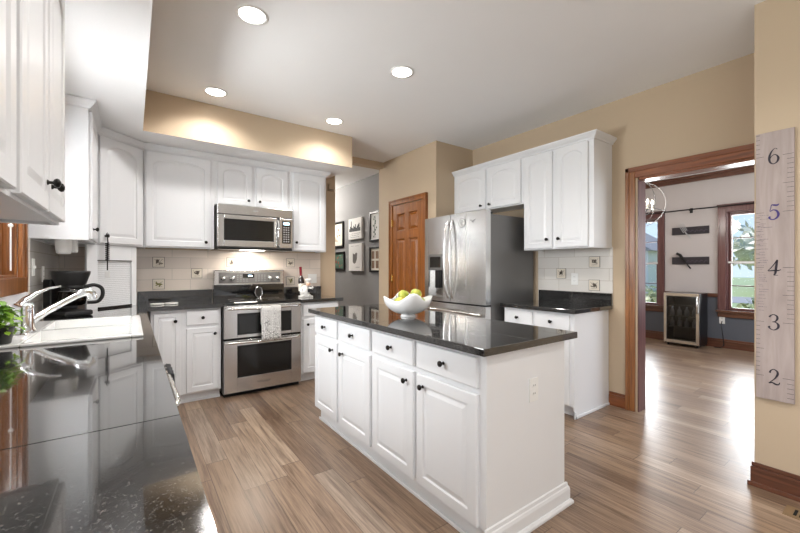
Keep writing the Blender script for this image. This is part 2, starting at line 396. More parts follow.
# doorway casing
m = MB().box(XR-.02, XR, 1.455, 1.525, 0, 2.14).box(XR-.028, XR, 1.498, 1.53, 0, 2.15)
struct(MB().box(XR+.004, XR+.14, 1.43, 1.4549, 0, 2.035).build('trim_doorway_jamb', 'dark_trim_v', bevel=.002))
struct(m.build('trim_doorway_post', 'trim_wood_v', bevel=.004))
m = MB().box(XR-.02, XR, .565, 1.455, 2.055, 2.14).box(XR-.028, XR, .565, 1.53, 2.11, 2.15).box(XR, XR+.14, .56, 1.43, 2.035, 2.06)
struct(m.build('trim_doorway_head', 'trim_wood_y', bevel=.004))

# windows -------------------------------------------------------------
def window_far(n, y0, y1):
    z0, z1 = .60, 2.15
    root = bpy.data.objects.new('window_%d' % n, None); COL.objects.link(root); root['kind'] = 'structure'; root.location = (XF, (y0+y1)/2, z0)
    cy = (y0+y1)/2; a, b = y0-cy, y1-cy; H = z1-z0
    m = MB().box(-.025, 0, a-.10, a, -.02, H+.1).box(-.025, 0, b, b+.10, -.02, H+.1).box(-.025, 0, a, b, H, H+.1).box(-.035, 0, a-.11, b+.11, H+.09, H+.12)
    m.box(-.032, 0, a-.10, a-.075, 0, H+.1).box(-.032, 0, b+.075, b+.1, 0, H+.1)
    m.box(0, .15, a, a+.012, 0, H).box(0, .15, b-.012, b, 0, H).box(0, .15, a, b, H-.012, H)
    m.build('window_frame', 'dark_trim_v', root, bevel=.003)
    MB().box(-.06, .15, a-.12, b+.12, -.03, 0).box(-.025, 0, a-.10, b+.10, -.11, -.03).build('window_sill', 'dark_trim_y', root, bevel=.004)
    s = MB(); g = MB()
    mid = H*.485
    for (q0, q1, x) in ((0, mid+.02, .05), (mid-.02, H-.012, .085)):
        s.box(x, x+.03, a+.012, a+.05, q0, q1).box(x, x+.03, b-.05, b-.012, q0, q1).box(x, x+.03, a+.05, b-.05, q0, q0+.04).box(x, x+.03, a+.05, b-.05, q1-.04, q1)
    s.build('sash', 'white_plastic' if False else 'dark_trim_v', root, bevel=.002)
    mu = MB()
    for (q0, q1, x) in ((.04, mid-.02, .05), (mid+.02, H-.052, .085)):
        for k in (1, 2):
            yy = b-.05-(b-a-.1)*k/3; mu.box(x+.008, x+.022, yy-.008, yy+.008, q0, q1)
        zz = (q0+q1)/2; mu.box(x+.008, x+.022, a+.05, b-.05, zz-.008, zz+.008)
        g.box(x+.013, x+.017, a+.05, b-.05, q0, q1)
    mu.build('muntin', 'dark_trim_v', root); g.build('glass_pane', 'window_glass', root)
    MB().box(.04, .05, a+.012, b-.012, mid-.012, mid+.016).build('meeting_rail', 'white_plastic', root)
window_far(1, *DW[0]); window_far(2, *DW[1])
root = bpy.data.objects.new('window_3', None); COL.objects.link(root); root['kind'] = 'structure'; root.location = (XL, 2.64, 1.21)
m = MB().box(0, .022, -.54, -.45, -.09, .97).box(0, .022, .45, .54, -.09, .97).box(0, .022, -.54, .54, .90, .99).box(0, .03, -.54, .54, -.09, 0)
m.box(0, .032, .505, .54, -.09, .99).box(0, .032, -.54, -.505, -.09, .99)
m.box(-.15, 0, -.45, -.435, 0, .9).box(-.15, 0, .435, .45, 0, .9).box(-.15, 0, -.435, .435, .885, .9).box(-.15, 0, -.435, .435, 0, .015)
m.build('window_frame', 'trim_wood_v', root, bevel=.003)
m = MB().box(-.1, -.06, -.435, -.37, .015, .885).box(-.1, -.06, .37, .435, .015, .885).box(-.1, -.06, -.03, .03, .015, .885).box(-.1, -.06, -.37, .37, .015, .075).box(-.1, -.06, -.37, .37, .825, .885)
m.build('sash', 'trim_wood_v', root, bevel=.003)
MB().box(-.082, -.078, -.37, .37, .075, .825).build('glass_pane', 'window_glass', root)
MB().tube([(-.02, .41, .88), (-.02, .41, .04)], .004, 6).sphere((-.02, .41, .30), .012).build('blind_cord', 'white_plastic', root)
# unseen patio door behind the camera, added to bring in side light
root = bpy.data.objects.new('window_4', None); COL.objects.link(root); root['kind'] = 'structure'; root.location = (XL-.08, -1.605, 0)
MB().box(-.05, .05, -1.245, -1.17, 0, 2.44).box(-.05, .05, 1.17, 1.245, 0, 2.44).box(-.05, .05, -.04, .04, 0, 2.44).box(-.05, .05, -1.17, 1.17, 2.36, 2.44).box(-.05, .05, -1.17, 1.17, 0, .08).build('window_frame', 'trim_wood_v', root)
MB().box(-.003, .003, -1.17, 1.17, .08, 2.36).build('glass_pane', 'window_glass', root)

# pantry door -----------------------------------------------------------
root = bpy.data.objects.new('door_1', None); COL.objects.link(root); root['kind'] = 'structure'; root.location = (2.97, 3.95, 0); root.rotation_euler = (0, 0, -PI/2)
# local -y faces -X; local x = -Y ; casing outer local x -.405..+.41 
m = MB().box(-.405, -.33, -.036, 0, 0, 2.13).box(.335, .41, -.036, 0, 0, 2.13).box(-.405, .41, -.036, 0, 2.13, 2.20)
m.box(-.405, -.385, -.044, -.036, 0, 2.2).box(.39, .41, -.044, -.036, 0, 2.2).box(-.405, .41, -.044, -.036, 2.18, 2.2)
m.build('casing', 'oak_door', root, bevel=.004)
def six_panel(w, h, x0):
    yf = -.026; m = MB(); st = .10; mid = .085; zs = [(.22, .78), (.92, 1.66), (1.77, 2.0)]
    xs = [(x0+st, x0+w/2-mid/2), (x0+w/2+mid/2, x0+w-st)]
    m.box(x0, x0+st, yf, 0, 0, h).box(x0+w-st, x0+w, yf, 0, 0, h).box(xs[0][1], xs[1][0], yf, 0, 0, h)
    zz = [0]+[q for p in zs for q in p]+[h]
    for i in range(0, 8, 2):
        for a, b in xs: m.box(a, b, yf, 0, zz[i], zz[i+1])
    for a, b in xs:
        for c, d in zs:
            vs = []
            for o_, y in ((0, yf+.001), (.010, -.006), (.018, -.006), (.045, yf+.005)):
                vs += [(a+o_, y, c+o_), (b-o_, y, c+o_), (b-o_, y, d-o_), (a+o_, y, d-o_)]
            m.add(vs, [(j*4+i, j*4+(i+1) % 4, j*4+4+(i+1) % 4, j*4+4+i) for j in range(3) for i in range(4)]+[(12, 13, 14, 15)])
    return m
six_panel(.655, 2.12, -.325).build('door_leaf', 'oak_door', root, bevel=.003)
for z in (.25, 1.12, 1.88):
    MB().box(-.345, -.31, -.038, -.026, z-.045, z+.045).tube([(-.328, -.042, z-.05), (-.328, -.042, z+.05)], .007, 8).build('hinge', 'brass', root)
MB().lathe([(.026, 0), (.026, .008), (.01, .012), (.01, .04), (.028, .05), (.03, .065), (.02, .078), (.001, .08)], (.27, -.026, .95), 16, '-y').build('door_knob', 'knob_bronze', root)

# backsplashes ---------------------------------------------------------------
def accent(parent, x, z, mat='tile_motif', size=.105, seed=0):
    """framed accent tile in the local plane y=0, facing -y"""
    rnd = random.Random(seed); h = size/2
    o = MB().box(x-h, x+h, -.004, 0, z-h, z+h).build('accent_tile', 'tile_frame', parent)
    MB().box(x-h+.004, x+h-.004, -.0055, -.004, z-h+.004, z+h-.004).build('tile_face', 'tile_ground', o)
    m = MB()
    for k in range(7):
        a = rnd.uniform(0, 2*PI); r = rnd.uniform(.006, .026); cx, cz = x+r*math.cos(a), z+r*math.sin(a)*.8; l = rnd.uniform(.012, .02); t = rnd.uniform(0, PI)
        pts = [(cx+l*math.cos(q)*math.cos(t)-l*.35*math.sin(q)*math.sin(t), -.0065, cz+l*math.cos(q)*math.sin(t)+l*.35*math.sin(q)*math.cos(t)) for q in [2*PI*i/8 for i in range(8)]]
        m.add(pts, [tuple(range(8))])
    for sx in (-1, 1): m.tube([(x, -.0065, z-.01), (x+sx*.02, -.0065, z+.015), (x+sx*.035, -.0065, z+.03)], .0016, 5)
    m.tube([(x-.025, -.0065, z-.03), (x+.03, -.0065, z-.026)], .0016, 5)
    m.build('leaf_motif', mat, o)
root = bpy.data.objects.new('backsplash_wall', None); COL.objects.link(root); root['kind'] = 'structure'; root.location = (0, YB, 0)
MB().box(-.541, 1.985, -.008, 0, .92, 1.455).build('tile_field', 'tile_back', root)
r2 = bpy.data.objects.new('accent_row', None)
for i, (x, z, mt) in enumerate(((.217, 1.325, 'tile_motif'), (.562, 1.208, 'tile_motif'), (.217, 1.10, 'tile_motif_green'), (.912, 1.33, 'tile_motif'), (1.25, 1.212, 'tile_motif'), (1.588, 1.33, 'tile_motif'), (1.588, 1.108, 'tile_motif_green'))):
    a = bpy.data.objects
    accent(root, x, z, mt, seed=i)
for o in root.children:
    if o.name.startswith('accent_tile'): o.location.y = -.008
root = bpy.data.objects.new('backsplash_wall', None); COL.objects.link(root); root['kind'] = 'structure'; root.location = (XR, 0, 0); root.rotation_euler = (0, 0, -PI/2)
MB().box(-2.42, -1.645, -.008, 0, .92, 1.46).build('tile_field', 'tile_side', root)
for i, (y, z) in enumerate(((1.81, 1.323), (2.15, 1.21), (1.812, 1.10))): accent(root, -y, z, 'tile_motif', seed=20+i)
for o in root.children:
    if o.name.startswith('accent_tile'): o.location.y = -.008
root = bpy.data.objects.new('backsplash_wall', None); COL.objects.link(root); root['kind'] = 'structure'; root.location = (XL, 0, 0); root.rotation_euler = (0, 0, PI/2)
MB().box(3.37, YB-.001, -.008, 0, .92, 1.455).build('tile_field', 'tile_side', root)

# outlets -----------------------------------------------------------------
def outlet(parent_or_none, loc, rz, label=None, kind='outlet', w=.07):
    if label: r = thing('wall_outlet' if kind == 'outlet' else 'light_switch', label, 'outlet' if kind == 'outlet' else 'switch', loc, rz)
    else:
        r = None
    if r is None:
        r = MB().box(-w/2, w/2, -.006, 0, -.058, .058).build('outlet_plate', 'white_plastic', parent_or_none, loc, (0, 0, rz), .002)
    else: MB().box(-w/2, w/2, -.006, 0, -.058, .058).build('cover_plate', 'white_plastic', r, bevel=.002)
    n = 2 if w > .1 else 1
    for i in range(n):
        cx = (i-(n-1)/2)*.046
        if kind == 'outlet':
            for z in (-.02, .02): 
                so = MB().prism([(cx+.015*math.cos(q), z+.013*math.sin(q)) for q in [2*PI*i/12 for i in range(12)]], .006, .0075, Matrix.Rotation(PI/2, 4, 'X')).build('socket', 'white_plastic', r)
                MB().box(cx-.007, cx-.005, -.0082, -.0075, z-.002, z+.006).box(cx+.005, cx+.007, -.0082, -.0075, z-.002, z+.006).build('slot', 'dark_gap', so)
        else:
            MB().box(cx-.005, cx+.005, -.016, -.006, -.008, .010).build('toggle', 'white_plastic', r)
    return r

# ---------------------------------------------------------------- cabinet doors
def panel_door(w, h, t=.02, arch=0.0, st=.055, flat=False):
    """raised panel door; local origin bottom-left back, front faces -y"""
    NP = 16
    def ring(off, y, ar):
        pts = [(off, y, off), (w-off, y, off)]
        for i in range(NP+1):
            u = 1-i/NP; x = off+(w-2*off)*u
            z = h-off-ar+ar*(math.sin(PI*u)**.55 if 0 < u < 1 else 0)
            pts.append((x, y, z))
        return pts
    if flat: rs = [ring(0, 0, 0), ring(0, -t+.004, 0), ring(.004, -t, 0)]
    else: rs = [ring(0, 0, 0), ring(0, -t+.004, 0), ring(.004, -t, 0), ring(st, -t, arch), ring(st+.006, -t+.007, arch), ring(st+.012, -t+.007, arch), ring(st+.034, -t+.001, arch*.9)]
    m = MB(); n = len(rs[0]); vs = [p for r in rs for p in r]
    fs = [tuple(range(n))]
    for j in range(len(rs)-1):
        fs += [(j*n+i, j*n+(i+1) % n, (j+1)*n+(i+1) % n, (j+1)*n+i) for i in range(n)]
    fs.append(tuple((len(rs)-1)*n+i for i in range(n)))
    m.add(vs, fs); return m
KNOB = None
def knob(parent, x, y, z):
    global KNOB
    if KNOB is None:
        o = MB().lathe([(.009, 0), (.008, .003), (.005, .006), (.005, .014), (.012, .018), (.0155, .024), (.0135, .030), (.006, .034), (.0005, .0345)], (0, 0, 0), 14, '-y').build('knob', 'knob_bronze', parent, (x, y, z))
        KNOB = o.data; return o
    return link('knob', KNOB, parent, (x, y, z))
def put_door(root, x0, x1, z0, z1, yf, knobpos, arch=0.0, drawer=False, mat='cabinet_white'):
    w, h = x1-x0, z1-z0
    m = panel_door(w, h, arch=arch, flat=drawer, st=min(.055, w*.17))
    o = m.build('drawer' if drawer else 'door', mat, root, (x0, yf, z0))
    if knobpos: knob(o, knobpos[0]*w, -.02, knobpos[1]*h)
    return o

def base_cabinet(label, loc, rz, w, cols, depth=.572, H=.885, toe=.09, group=None, drawers=True, endpanel=None):
    """local x 0..w, front at y=0 (faces -y), body behind y>0"""
    r = thing('base_cabinet', label, 'cabinet', loc, rz, group)
    if 'sink base' in label and 'corner' not in label: MB().box(0, w, 0, .05, toe, H).box(0, w, .05, depth, toe, .70).build('body', 'cabinet_white', r, bevel=.002)
    else: MB().box(0, w, 0, depth, toe, H).build('body', 'cabinet_white', r, bevel=.002)
    MB().box(.002, w-.002, .06, depth, 0, toe).build('toe_kick', 'cabinet_white', r)
    for (a, b, kx, dr) in cols:
        if dr:
            put_door(r, a, b, .73, .865, 0, (.5, .5), drawer=True); put_door(r, a, b, .105, .70, 0, (kx, .90))
        else: put_door(r, a, b, .105, .855, 0, (kx, .90))
    return r
# back run, left of range: X .11 .. .70, front Y=3.95
r = base_cabinet('white base cabinet with one drawer and two doors left of the range', (.13, 3.97, 0), 0, .57, [(.02, .228, .80, False), (.275, .545, .88, True)])
MB().box(0, .57, .045, .058, 0, .02).build('shoe_molding', 'cabinet_white', r)
# right of range
r = base_cabinet('narrow white base cabinet right of the range, its counter end beside the hall opening', (1.495, 3.97, 0), 0, .465, [(.03, .44, .12, True)])
# left run along the wall, front X=.06 (facing +X) local x = Y
for (y0, y1, lab, cols) in ((-.3, .60, 'white base cabinet with two doors nearest the camera under the long counter', [(.02, .44, .9, True), (.46, .88, .1, True)]),
                            (.60, 1.40, 'white base cabinet with two doors under the middle of the long counter', [(.02, .39, .9, True), (.41, .78, .1, True)]),
                            (2.16, 3.30, 'white sink base cabinet with two doors below the white sink', [(.02, .56, .9, False), (.58, 1.12, .1, False)])):
    base_cabinet(lab, (.06, y0, 0), PI/2, y1-y0, cols)
r = base_cabinet('white blind corner base cabinet between sink base and back counter', (.06, 3.30, 0), PI/2, 1.238, [(.02, .62, .1, False)])
# dishwasher next to the sink
dw = thing('dishwasher', 'stainless dishwasher with bar handle under the long counter, left of the sink', 'dishwasher', (.06, 1.41, 0), PI/2)
MB().box(0, .74, 0, .56, .1, .885).build('body', 'black_plastic', dw); MB().box(.005, .735, -.025, 0, .12, .88).build('front_panel', 'stainless', dw, bevel=.004)
MB().tube([(.06, -.028, .80), (.06, -.06, .80), (.10, -.068, .80), (.64, -.068, .80), (.68, -.06, .80), (.68, -.028, .80)], .01, 10).build('handle', 'handle_steel', dw)
MB().box(.01, .73, .04, .5, 0, .1).build('toe_panel', 'black_plastic', dw)
# a cloth looped over the dishwasher handle
m = MB(); NX, NS = 10, 14; pts = []
for i in range(NS+1):
    s = i/NS
    if s < .45: q = s/.45; x, z = .118+.001*q, .62+(.80-.62)*q
    elif s < .6: q = (s-.45)/.15; a = PI*q; x, z = .1325-.0145*math.cos(a)-.0, .80+.014*math.sin(a); 
    else: q = (s-.6)/.4; x, z = .147, .80-.20*q
    pts.append((x, z))
vs = [(x+.004*math.sin(j*1.9+i*.3), 1.88+.20*j/NX, z) for i, (x, z) in enumerate(pts) for j in range(NX+1)]
m.add(vs, [(i*(NX+1)+j, i*(NX+1)+j+1, (i+1)*(NX+1)+j+1, (i+1)*(NX+1)+j) for i in range(NS) for j in range(NX)], True)
o = m.build('dish_towel', 'grey_fabric'); tag(o, 'dark dish towel hanging over the dishwasher handle beside the long counter edge', 'towel')
sd = o.modifiers.new('thick', 'SOLIDIFY'); sd.thickness = .004

# right base under tile, facing -X : local x = -Y. front X=3.0; Y 2.41 -> 1.69
r = base_cabinet('white base cabinet with two drawers right of the refrigerator', (3.0, 2.40, 0), -PI/2, .71, [(.015, .325, .85, True), (.355, .685, .15, True)], depth=.588)
MB().box(.71, .722, .0, .588, 0, .885).box(.722, .732, -.005, .588, 0, .02).box(.71, .732, .0, .02, 0, .06).build('end_panel', 'cabinet_white', r, bevel=.002)

# island, facing -X: front X=1.25, local x from far (Y=3.0) to near (Y=1.12)
isl = thing('kitchen_island', 'long white kitchen island cabinet with four drawers over four doors', 'kitchen island', (1.27, 2.985, 0), -PI/2)
L = 2.985-1.125
MB().box(0, L, 0, .62, .09, .888).build('body', 'cabinet_white', isl, bevel=.003)
MB().box(.06, L, .012, .61, 0, .095).box(.05, L, .0, .012, 0, .02).build('toe_kick', 'cabinet_white', isl, bevel=.004)
MB().box(L-.001, L+.012, -.0, .62, 0, .888).build('end_panel', 'cabinet_white', isl, bevel=.002)
pr = [(0, 0), (.030, 0), (.030, .012), (.022, .022), (.016, .024), (.016, .075), (.012, .088), (.008, .092), (.006, .108), (0, .112)]
m = MB(); Lx = L+.012
poly = [(Lx+a, b) for a, b in pr]
n = len(poly)
vs = [(x, -.012-(x-Lx), z) for x, z in poly]+[(x, .632+(x-Lx), z) for x, z in poly]
m.add(vs, [tuple(range(n))[::-1], tuple(range(n, 2*n))]+[(i, (i+1) % n, n+(i+1) % n, n+i) for i in range(n)])
m.build('baseboard', 'cabinet_white', isl)
for k, (ya, yb, kx) in enumerate(((2.975, 2.565, .84), (2.535, 2.085, .16), (2.045, 1.62, .86), (1.59, 1.155, .13))):
    a, b = 2.985-ya, 2.985-yb
    put_door(isl, a, b, .725, .862, 0, (.5, .5), drawer=True); put_door(isl, a, b, .10, .695, 0, (kx, .90))
outlet(isl, (L+.012, .34, .665), PI/2)

# ---------------------------------------------------------------- countertops
XW = XL+.002
m = MB().box(XW, .09, -.30, 2.30, .885, .92).box(-.0, .09, 2.30, 3.17, .885, .92).box(XW, -.485, 2.30, 3.17, .885, .92).box(XW, .09, 3.17, YB-.009, .885, .92).box(.09, .708, 3.92, YB-.009, .885, .92)
m.cur = 1; m.box(XW, .0901, 1.013, 1.0155, .9195, .9203); m.cur = 0
o = m.build('countertop', ['granite', 'dark_gap']); tag(o, 'polished black granite L-shaped countertop with the white sink', 'countertop')
MB().box(.04, .708, YB-.03, YB-.009, .92, 1.03).build('upstand', 'granite', o, bevel=.002)
o = B(1.49, 2.0, 3.92, YB, .885, .92).build('countertop', 'granite', bevel=.003); tag(o, 'short black granite countertop right of the range', 'countertop')
MB().box(1.50, 1.985, YB-.03, YB-.009, .92, 1.03).build('upstand', 'granite', o, bevel=.002)
o = B(1.205, 1.945, 1.07, 3.01, .888, .922).build('countertop', 'granite', bevel=.003); tag(o, 'long black granite slab on the kitchen island', 'countertop')
m = MB().box(1.55, 1.552, 1.075, 3.0, .9215, .9223)
for y in (1.5, 2.0, 2.5): m.box(1.21, 1.94, y, y+.002, .9215, .9223)
m.build('seam', 'tile_frame', o)
o = B(2.95, XR-.009, 1.645, 2.415, .885, .92).build('countertop', 'granite', bevel=.003); tag(o, 'small black granite countertop right of the refrigerator', 'countertop')
MB().box(XR-.03, XR-.009, 1.645, 2.40, .92, 1.03).build('upstand', 'granite', o, bevel=.002)

# ---------------------------------------------------------------- upper cabinets
CROWN = [(0, 0), (-.010, .0), (-.014, .012), (-.026, .022), (-.038, .038), (-.044, .043), (-.044, .056), (0, .056)]
def crown_path(parent, pts, z, name='crown_molding'):
    """profile swept along pts (local xy); outward is to the right of travel"""
    m = MB(); n = len(CROWN); N = len(pts); vs = []
    for i, p in enumerate(pts):
        p = Vector(p); ds = []
        if i > 0: ds.append((p-Vector(pts[i-1])).normalized())
        if i < N-1: ds.append((Vector(pts[i+1])-p).normalized())
        ns = [Vector((d.y, -d.x)) for d in ds]
        nn = ns[0] if len(ns) == 1 else (ns[0]+ns[1])/(1+ns[0].dot(ns[1]))
        for a, b in CROWN: q = p+nn*(-a); vs.append((q.x, q.y, z+b))
    fs = [tuple(range(n)), tuple((N-1)*n+i for i in range(n))]
    for j in range(N-1): fs += [(j*n+i, j*n+(i+1) % n, (j+1)*n+(i+1) % n, (j+1)*n+i) for i in range(n)]
    m.add(vs, fs); return m.build(name, 'cabinet_white', parent)
def upper(label, loc, rz, w, doors, z0, z1, depth=.30, crown=None, arch=.05, group=None, rail=True):
    r = thing('wall_cabinet', label, 'cabinet', loc, rz, group)
    MB().box(0, w, 0, depth, z0+.012, z1).box(0, w, 0, .02, z0, z0+.012).box(0, .018, .02, depth, z0, z0+.012).box(w-.018, w, .02, depth, z0, z0+.012).build('body', 'cabinet_white', r, bevel=.0015)
    for (a, b, kx, kz, ar) in doors: put_door(r, a, b, z0+.012, z1-.015, 0, (kx, kz+(.02 if 'nearest the camera beside' in label else 0)), arch=ar)
    if crown: crown_path(r, crown, z1-.0)
    return r
Z1 = 2.38
upper('big white wall cabinet with a single arched door, left of the microwave', (.085, 4.25, 0), 0, .60, [(.015, .565, .92, .06, .05)], 1.46, Z1, crown=[(0, 0), (.60, 0)])
upper('low white wall cabinet with two small arched doors above the microwave', (.685, 4.25, 0), 0, .80, [(.028, .375, .88, .12, .045), (.415, .765, .10, .12, .045)], 1.925, Z1, crown=[(0, 0), (.80, 0)])
upper('white wall cabinet with single door right of the microwave', (1.487, 4.25, 0), 0, .445, [(.03, .42, .08, .10, .04)], 1.46, Z1, crown=[(0, 0), (.445, 0), (.445, .29)])
# left wall: A units and B
upper('white wall cabinet nearest the camera beside the sink window, two doors with knobs', (-.245, 1.29, 0), PI/2, .775, [(.02, .385, .93, .08, .04), (.40, .755, .12, .08, .04)], 1.44, Z1, crown=[(0, 0), (.775, 0), (.775, .30)])
upper('white wall cabinet at the left picture edge, nearer than the one by the sink window', (-.245, .455, 0), PI/2, .83, [(.02, .40, .9, .06, .04), (.44, .805, .1, .06, .04)], 1.44, Z1, crown=[(0, 0), (.83, 0)])
upper('narrow-looking white wall cabinet between the sink window and the corner cabinet', (-.25, 3.39, 0), PI/2, .56, [(.02, .53, .12, .08, .04)], 1.46, Z1, crown=[(0, .30), (0, 0), (.56, 0)])
# corner cabinet
cc = thing('corner_wall_cabinet', 'white diagonal corner wall cabinet with one arched door', 'cabinet', (0, 0, 0))
poly = [(XL+.002, YB-.012), (XL+.002, 3.955), (-.25, 3.955), (.082, 4.25), (.082, YB-.012)]
MB().prism(poly, 1.46, Z1).build('body', 'cabinet_white', cc, bevel=.0015)
ang = math.atan2(4.25-3.955, .082+.25); LL = math.hypot(4.25-3.955, .332)
d = panel_door(LL-.05, Z1-1.46-.03, arch=.05).build('door', 'cabinet_white', cc, (-.25+.025*math.cos(ang), 3.955+.025*math.sin(ang), 1.474), (0, 0, ang)); knob(d, .045, -.02, .06)
crown_path(cc, [(-.25, 3.955), (.082, 4.25)], Z1)
# appliance garage
ga = thing('appliance_garage', 'white diagonal appliance garage with a roll-up slatted door in the counter corner', 'appliance garage', (-.30, 3.915, .9205), math.atan2(.31, .33))
GL = math.hypot(.31, .33)
MB().box(0, .09, 0, .02, 0, .538).box(GL-.05, GL, 0, .02, 0, .538).box(.09, GL-.05, 0, .02, .41, .538).build('body', 'cabinet_white', ga, bevel=.0015)
m = MB()
for k in range(24): m.box(.09, GL-.05, .012, .018, .012+k*.0165, .0275+k*.0165)
m.build('tambour_door', 'cabinet_white', ga, bevel=.001)
MB().box(.09, GL-.05, .016, .0195, .0, .41).build('backing', 'dark_gap', ga)
MB().box(.10, GL-.05, -.004, .012, .002, .016).build('pull_bar', 'black_plastic', ga)
MB().box(.088, GL-.048, -.003, .004, .404, .412).build('door_head_strip', 'tile_frame', ga)
# right uppers, facing -X, local x = -Y
upper('low white wall cabinet with two arched doors above the refrigerator', (3.27, 3.388, 0), -PI/2, 1.018, [(.03, .52, .88, .09, .045), (.548, .99, .09, .09, .045)], 1.925, 2.40, depth=.33, crown=[(0, 0), (1.018, 0)])
upper('tall white wall cabinet with two arched doors right of the refrigerator', (3.27, 2.368, 0), -PI/2, .715, [(.015, .325, .85, .09, .05), (.37, .67, .10, .09, .05)], 1.445, 2.40, depth=.329, crown=[(0, 0), (.715, 0), (.715, .329)])

# ---------------------------------------------------------------- microwave
mw = thing('microwave_oven', 'stainless over-the-range microwave with dark window', 'microwave', (.70, 4.15, 1.478), 0)
MB().box(0, .775, .02, .38, 0, .444).build('body', 'fridge_side', mw, bevel=.003)
MB().box(0, .775, -.005, .02, .345, .444).build('vent_grille', 'stainless', mw, bevel=.006)
dr = MB()
dr.box(0, .06, -.01, .02, .01, .338).box(.565, .60, -.01, .02, .01, .338).box(.06, .565, -.01, .02, .01, .075).box(.06, .565, -.01, .02, .295, .338)
dr = dr.build('door', 'stainless', mw, bevel=.004)
MB().box(.06, .565, .0, .012, .075, .295).build('door_window', 'oven_glass', dr)
MB().tube([(.605, -.012, .03), (.605, -.038, .05), (.605, -.044, .17), (.605, -.038, .29), (.605, -.012, .31)], .011, 10).build('handle', 'handle_steel', dr)
cp = MB().box(.625, .775, -.01, .02, .01, .338).build('control_panel', 'stainless', mw, bevel=.004)
MB().box(.655, .752, -.012, -.01, .06, .31).build('keypad', 'black_glass', cp)
MB().box(.672, .735, -.0135, -.012, .268, .295).build('display', 'led_blue', cp)
m = MB()
for i in range(3):
    for j in range(7): m.box(.668+i*.025, .685+i*.025, -.0135, -.012, .075+j*.026, .090+j*.026)
m.build('buttons', 'silver_print', cp)
MB().box(.0, .775, .0, .36, -.018, 0).build('underside', 'black_plastic', mw, bevel=.004)
MB().box(.26, .50, .10, .24, -.0195, -.018).build('cooktop_light', 'lamp_glow', mw)
MB().prism([(.37+.03*math.cos(q), .395+.008*math.sin(q)) for q in [2*PI*i/16 for i in range(16)]], .005, .0065, Matrix.Rotation(PI/2, 4, 'X')).build('badge', 'silver_print', mw)
l = bpy.data.lights.new('cooktop_lamp', 'AREA'); l.energy = 2.6; l.size = .25; l.size_y = .1; l.shape = 'RECTANGLE'; l.color = (1, .92, .8)
o = bpy.data.objects.new('cooktop_lamp', l); COL.objects.link(o); o.location = (1.08, 4.32, 1.452)

# ---------------------------------------------------------------- range
rg = thing('double_oven_range', 'stainless double-oven range with black glass cooktop', 'range', (.714, 3.92, 0), 0)
W = .770
MB().box(0, W, .02, .60, .03, .905).build('body', 'fridge_side', rg); MB().box(.01, W-.01, .03, .58, 0, .03).build('plinth', 'dark_gap', rg)
ct = MB().box(-.002, W+.002, -.015, .56, .905, .925).build('cooktop', 'black_glass', rg, bevel=.005)
for (x, y, r0) in ((.20, .15, .11), (.56, .15, .09), (.20, .40, .08), (.56, .40, .10), (.38, .28, .06)):
    MB().lathe([(r0, 0), (r0, .0006), (r0-.004, .0006), (r0-.004, 0)], (x, y, .9252), 28, caps=False).build('burner_ring', 'tile_frame', ct)
MB().box(0, W, .545, .62, .905, 1.075).build('riser', 'black_glass', rg)
bp = MB(); bp.box(0, W, .535, .60, 1.07, 1.245); bp = bp.build('control_console', 'stainless', rg, bevel=.01)
fc = MB().box(.05, W-.05, .531, .535, 1.095, 1.215).build('control_face', 'picture_black' if False else 'fridge_side', bp, bevel=.001)
MB().box(.30, .42, .529, .531, 1.155, 1.20).build('clock_display', 'black_glass', fc); MB().box(.355, .40, .528, .529, 1.168, 1.184).build('clock_digits', 'led_blue', fc)
for x in (.095, .19, .60, .69):
    k = MB().lathe([(.027, 0), (.027, .006), (.021, .008), (.019, .028), (.015, .031), (.0005, .032)], (x, .531, 1.15), 20, '-y').build('control_knob', 'handle_steel', bp)
m = MB()
for i in range(10):
    for j in range(4):
        if abs(i-4.5) > 1.2: m.box(.235+i*.033, .252+i*.033, .530, .531, 1.115+j*.022, 1.119+j*.022)
m.build('control_marks', 'silver_print', fc)
def oven_door(z0, z1, wz0, wz1):
    m = MB(); x0, x1 = .122, W-.108
    m.box(.003, x0, -.02, .018, z0, z1).box(x1, W-.003, -.02, .018, z0, z1).box(x0, x1, -.02, .018, z0, wz0).box(x0, x1, -.02, .018, wz1, z1)
    d = m.build('oven_door', 'stainless', rg, bevel=.002)
    MB().box(x0, x1, -.016, -.006, wz0, wz1).build('oven_window', 'oven_glass', d)
    MB().box(x0+.012, x1-.012, -.0175, -.016, wz0+.012, wz0+.016).box(x0+.012, x1-.012, -.0175, -.016, wz1-.016, wz1-.012).box(x0+.012, x0+.016, -.0175, -.016, wz0+.012, wz1-.012).box(x1-.016, x1-.012, -.0175, -.016, wz0+.012, wz1-.012).build('window_border', 'dark_gap', d)
    return d
d1 = oven_door(.575, .895, .605, .815); d2 = oven_door(.045, .555, .185, .500)
MB().box(.001, W-.001, -.01, .02, .555, .575).build('door_gap', 'dark_gap', rg)
for d, z in ((d1, .868), (d2, .538)):
    MB().tube([(.02, -.02, z), (.022, -.05, z), (.06, -.062, z+.0), (W/2, -.072, z-.006), (W-.06, -.062, z), (W-.022, -.05, z), (W-.02, -.02, z)], .0125, 10).build('handle', 'handle_steel', d)
curve_text('Whirlpool', .03, d2, (W/2-.01, -.0205, .115), (PI/2, 0, 0), 'tile_frame', 'brand_badge', .0004)
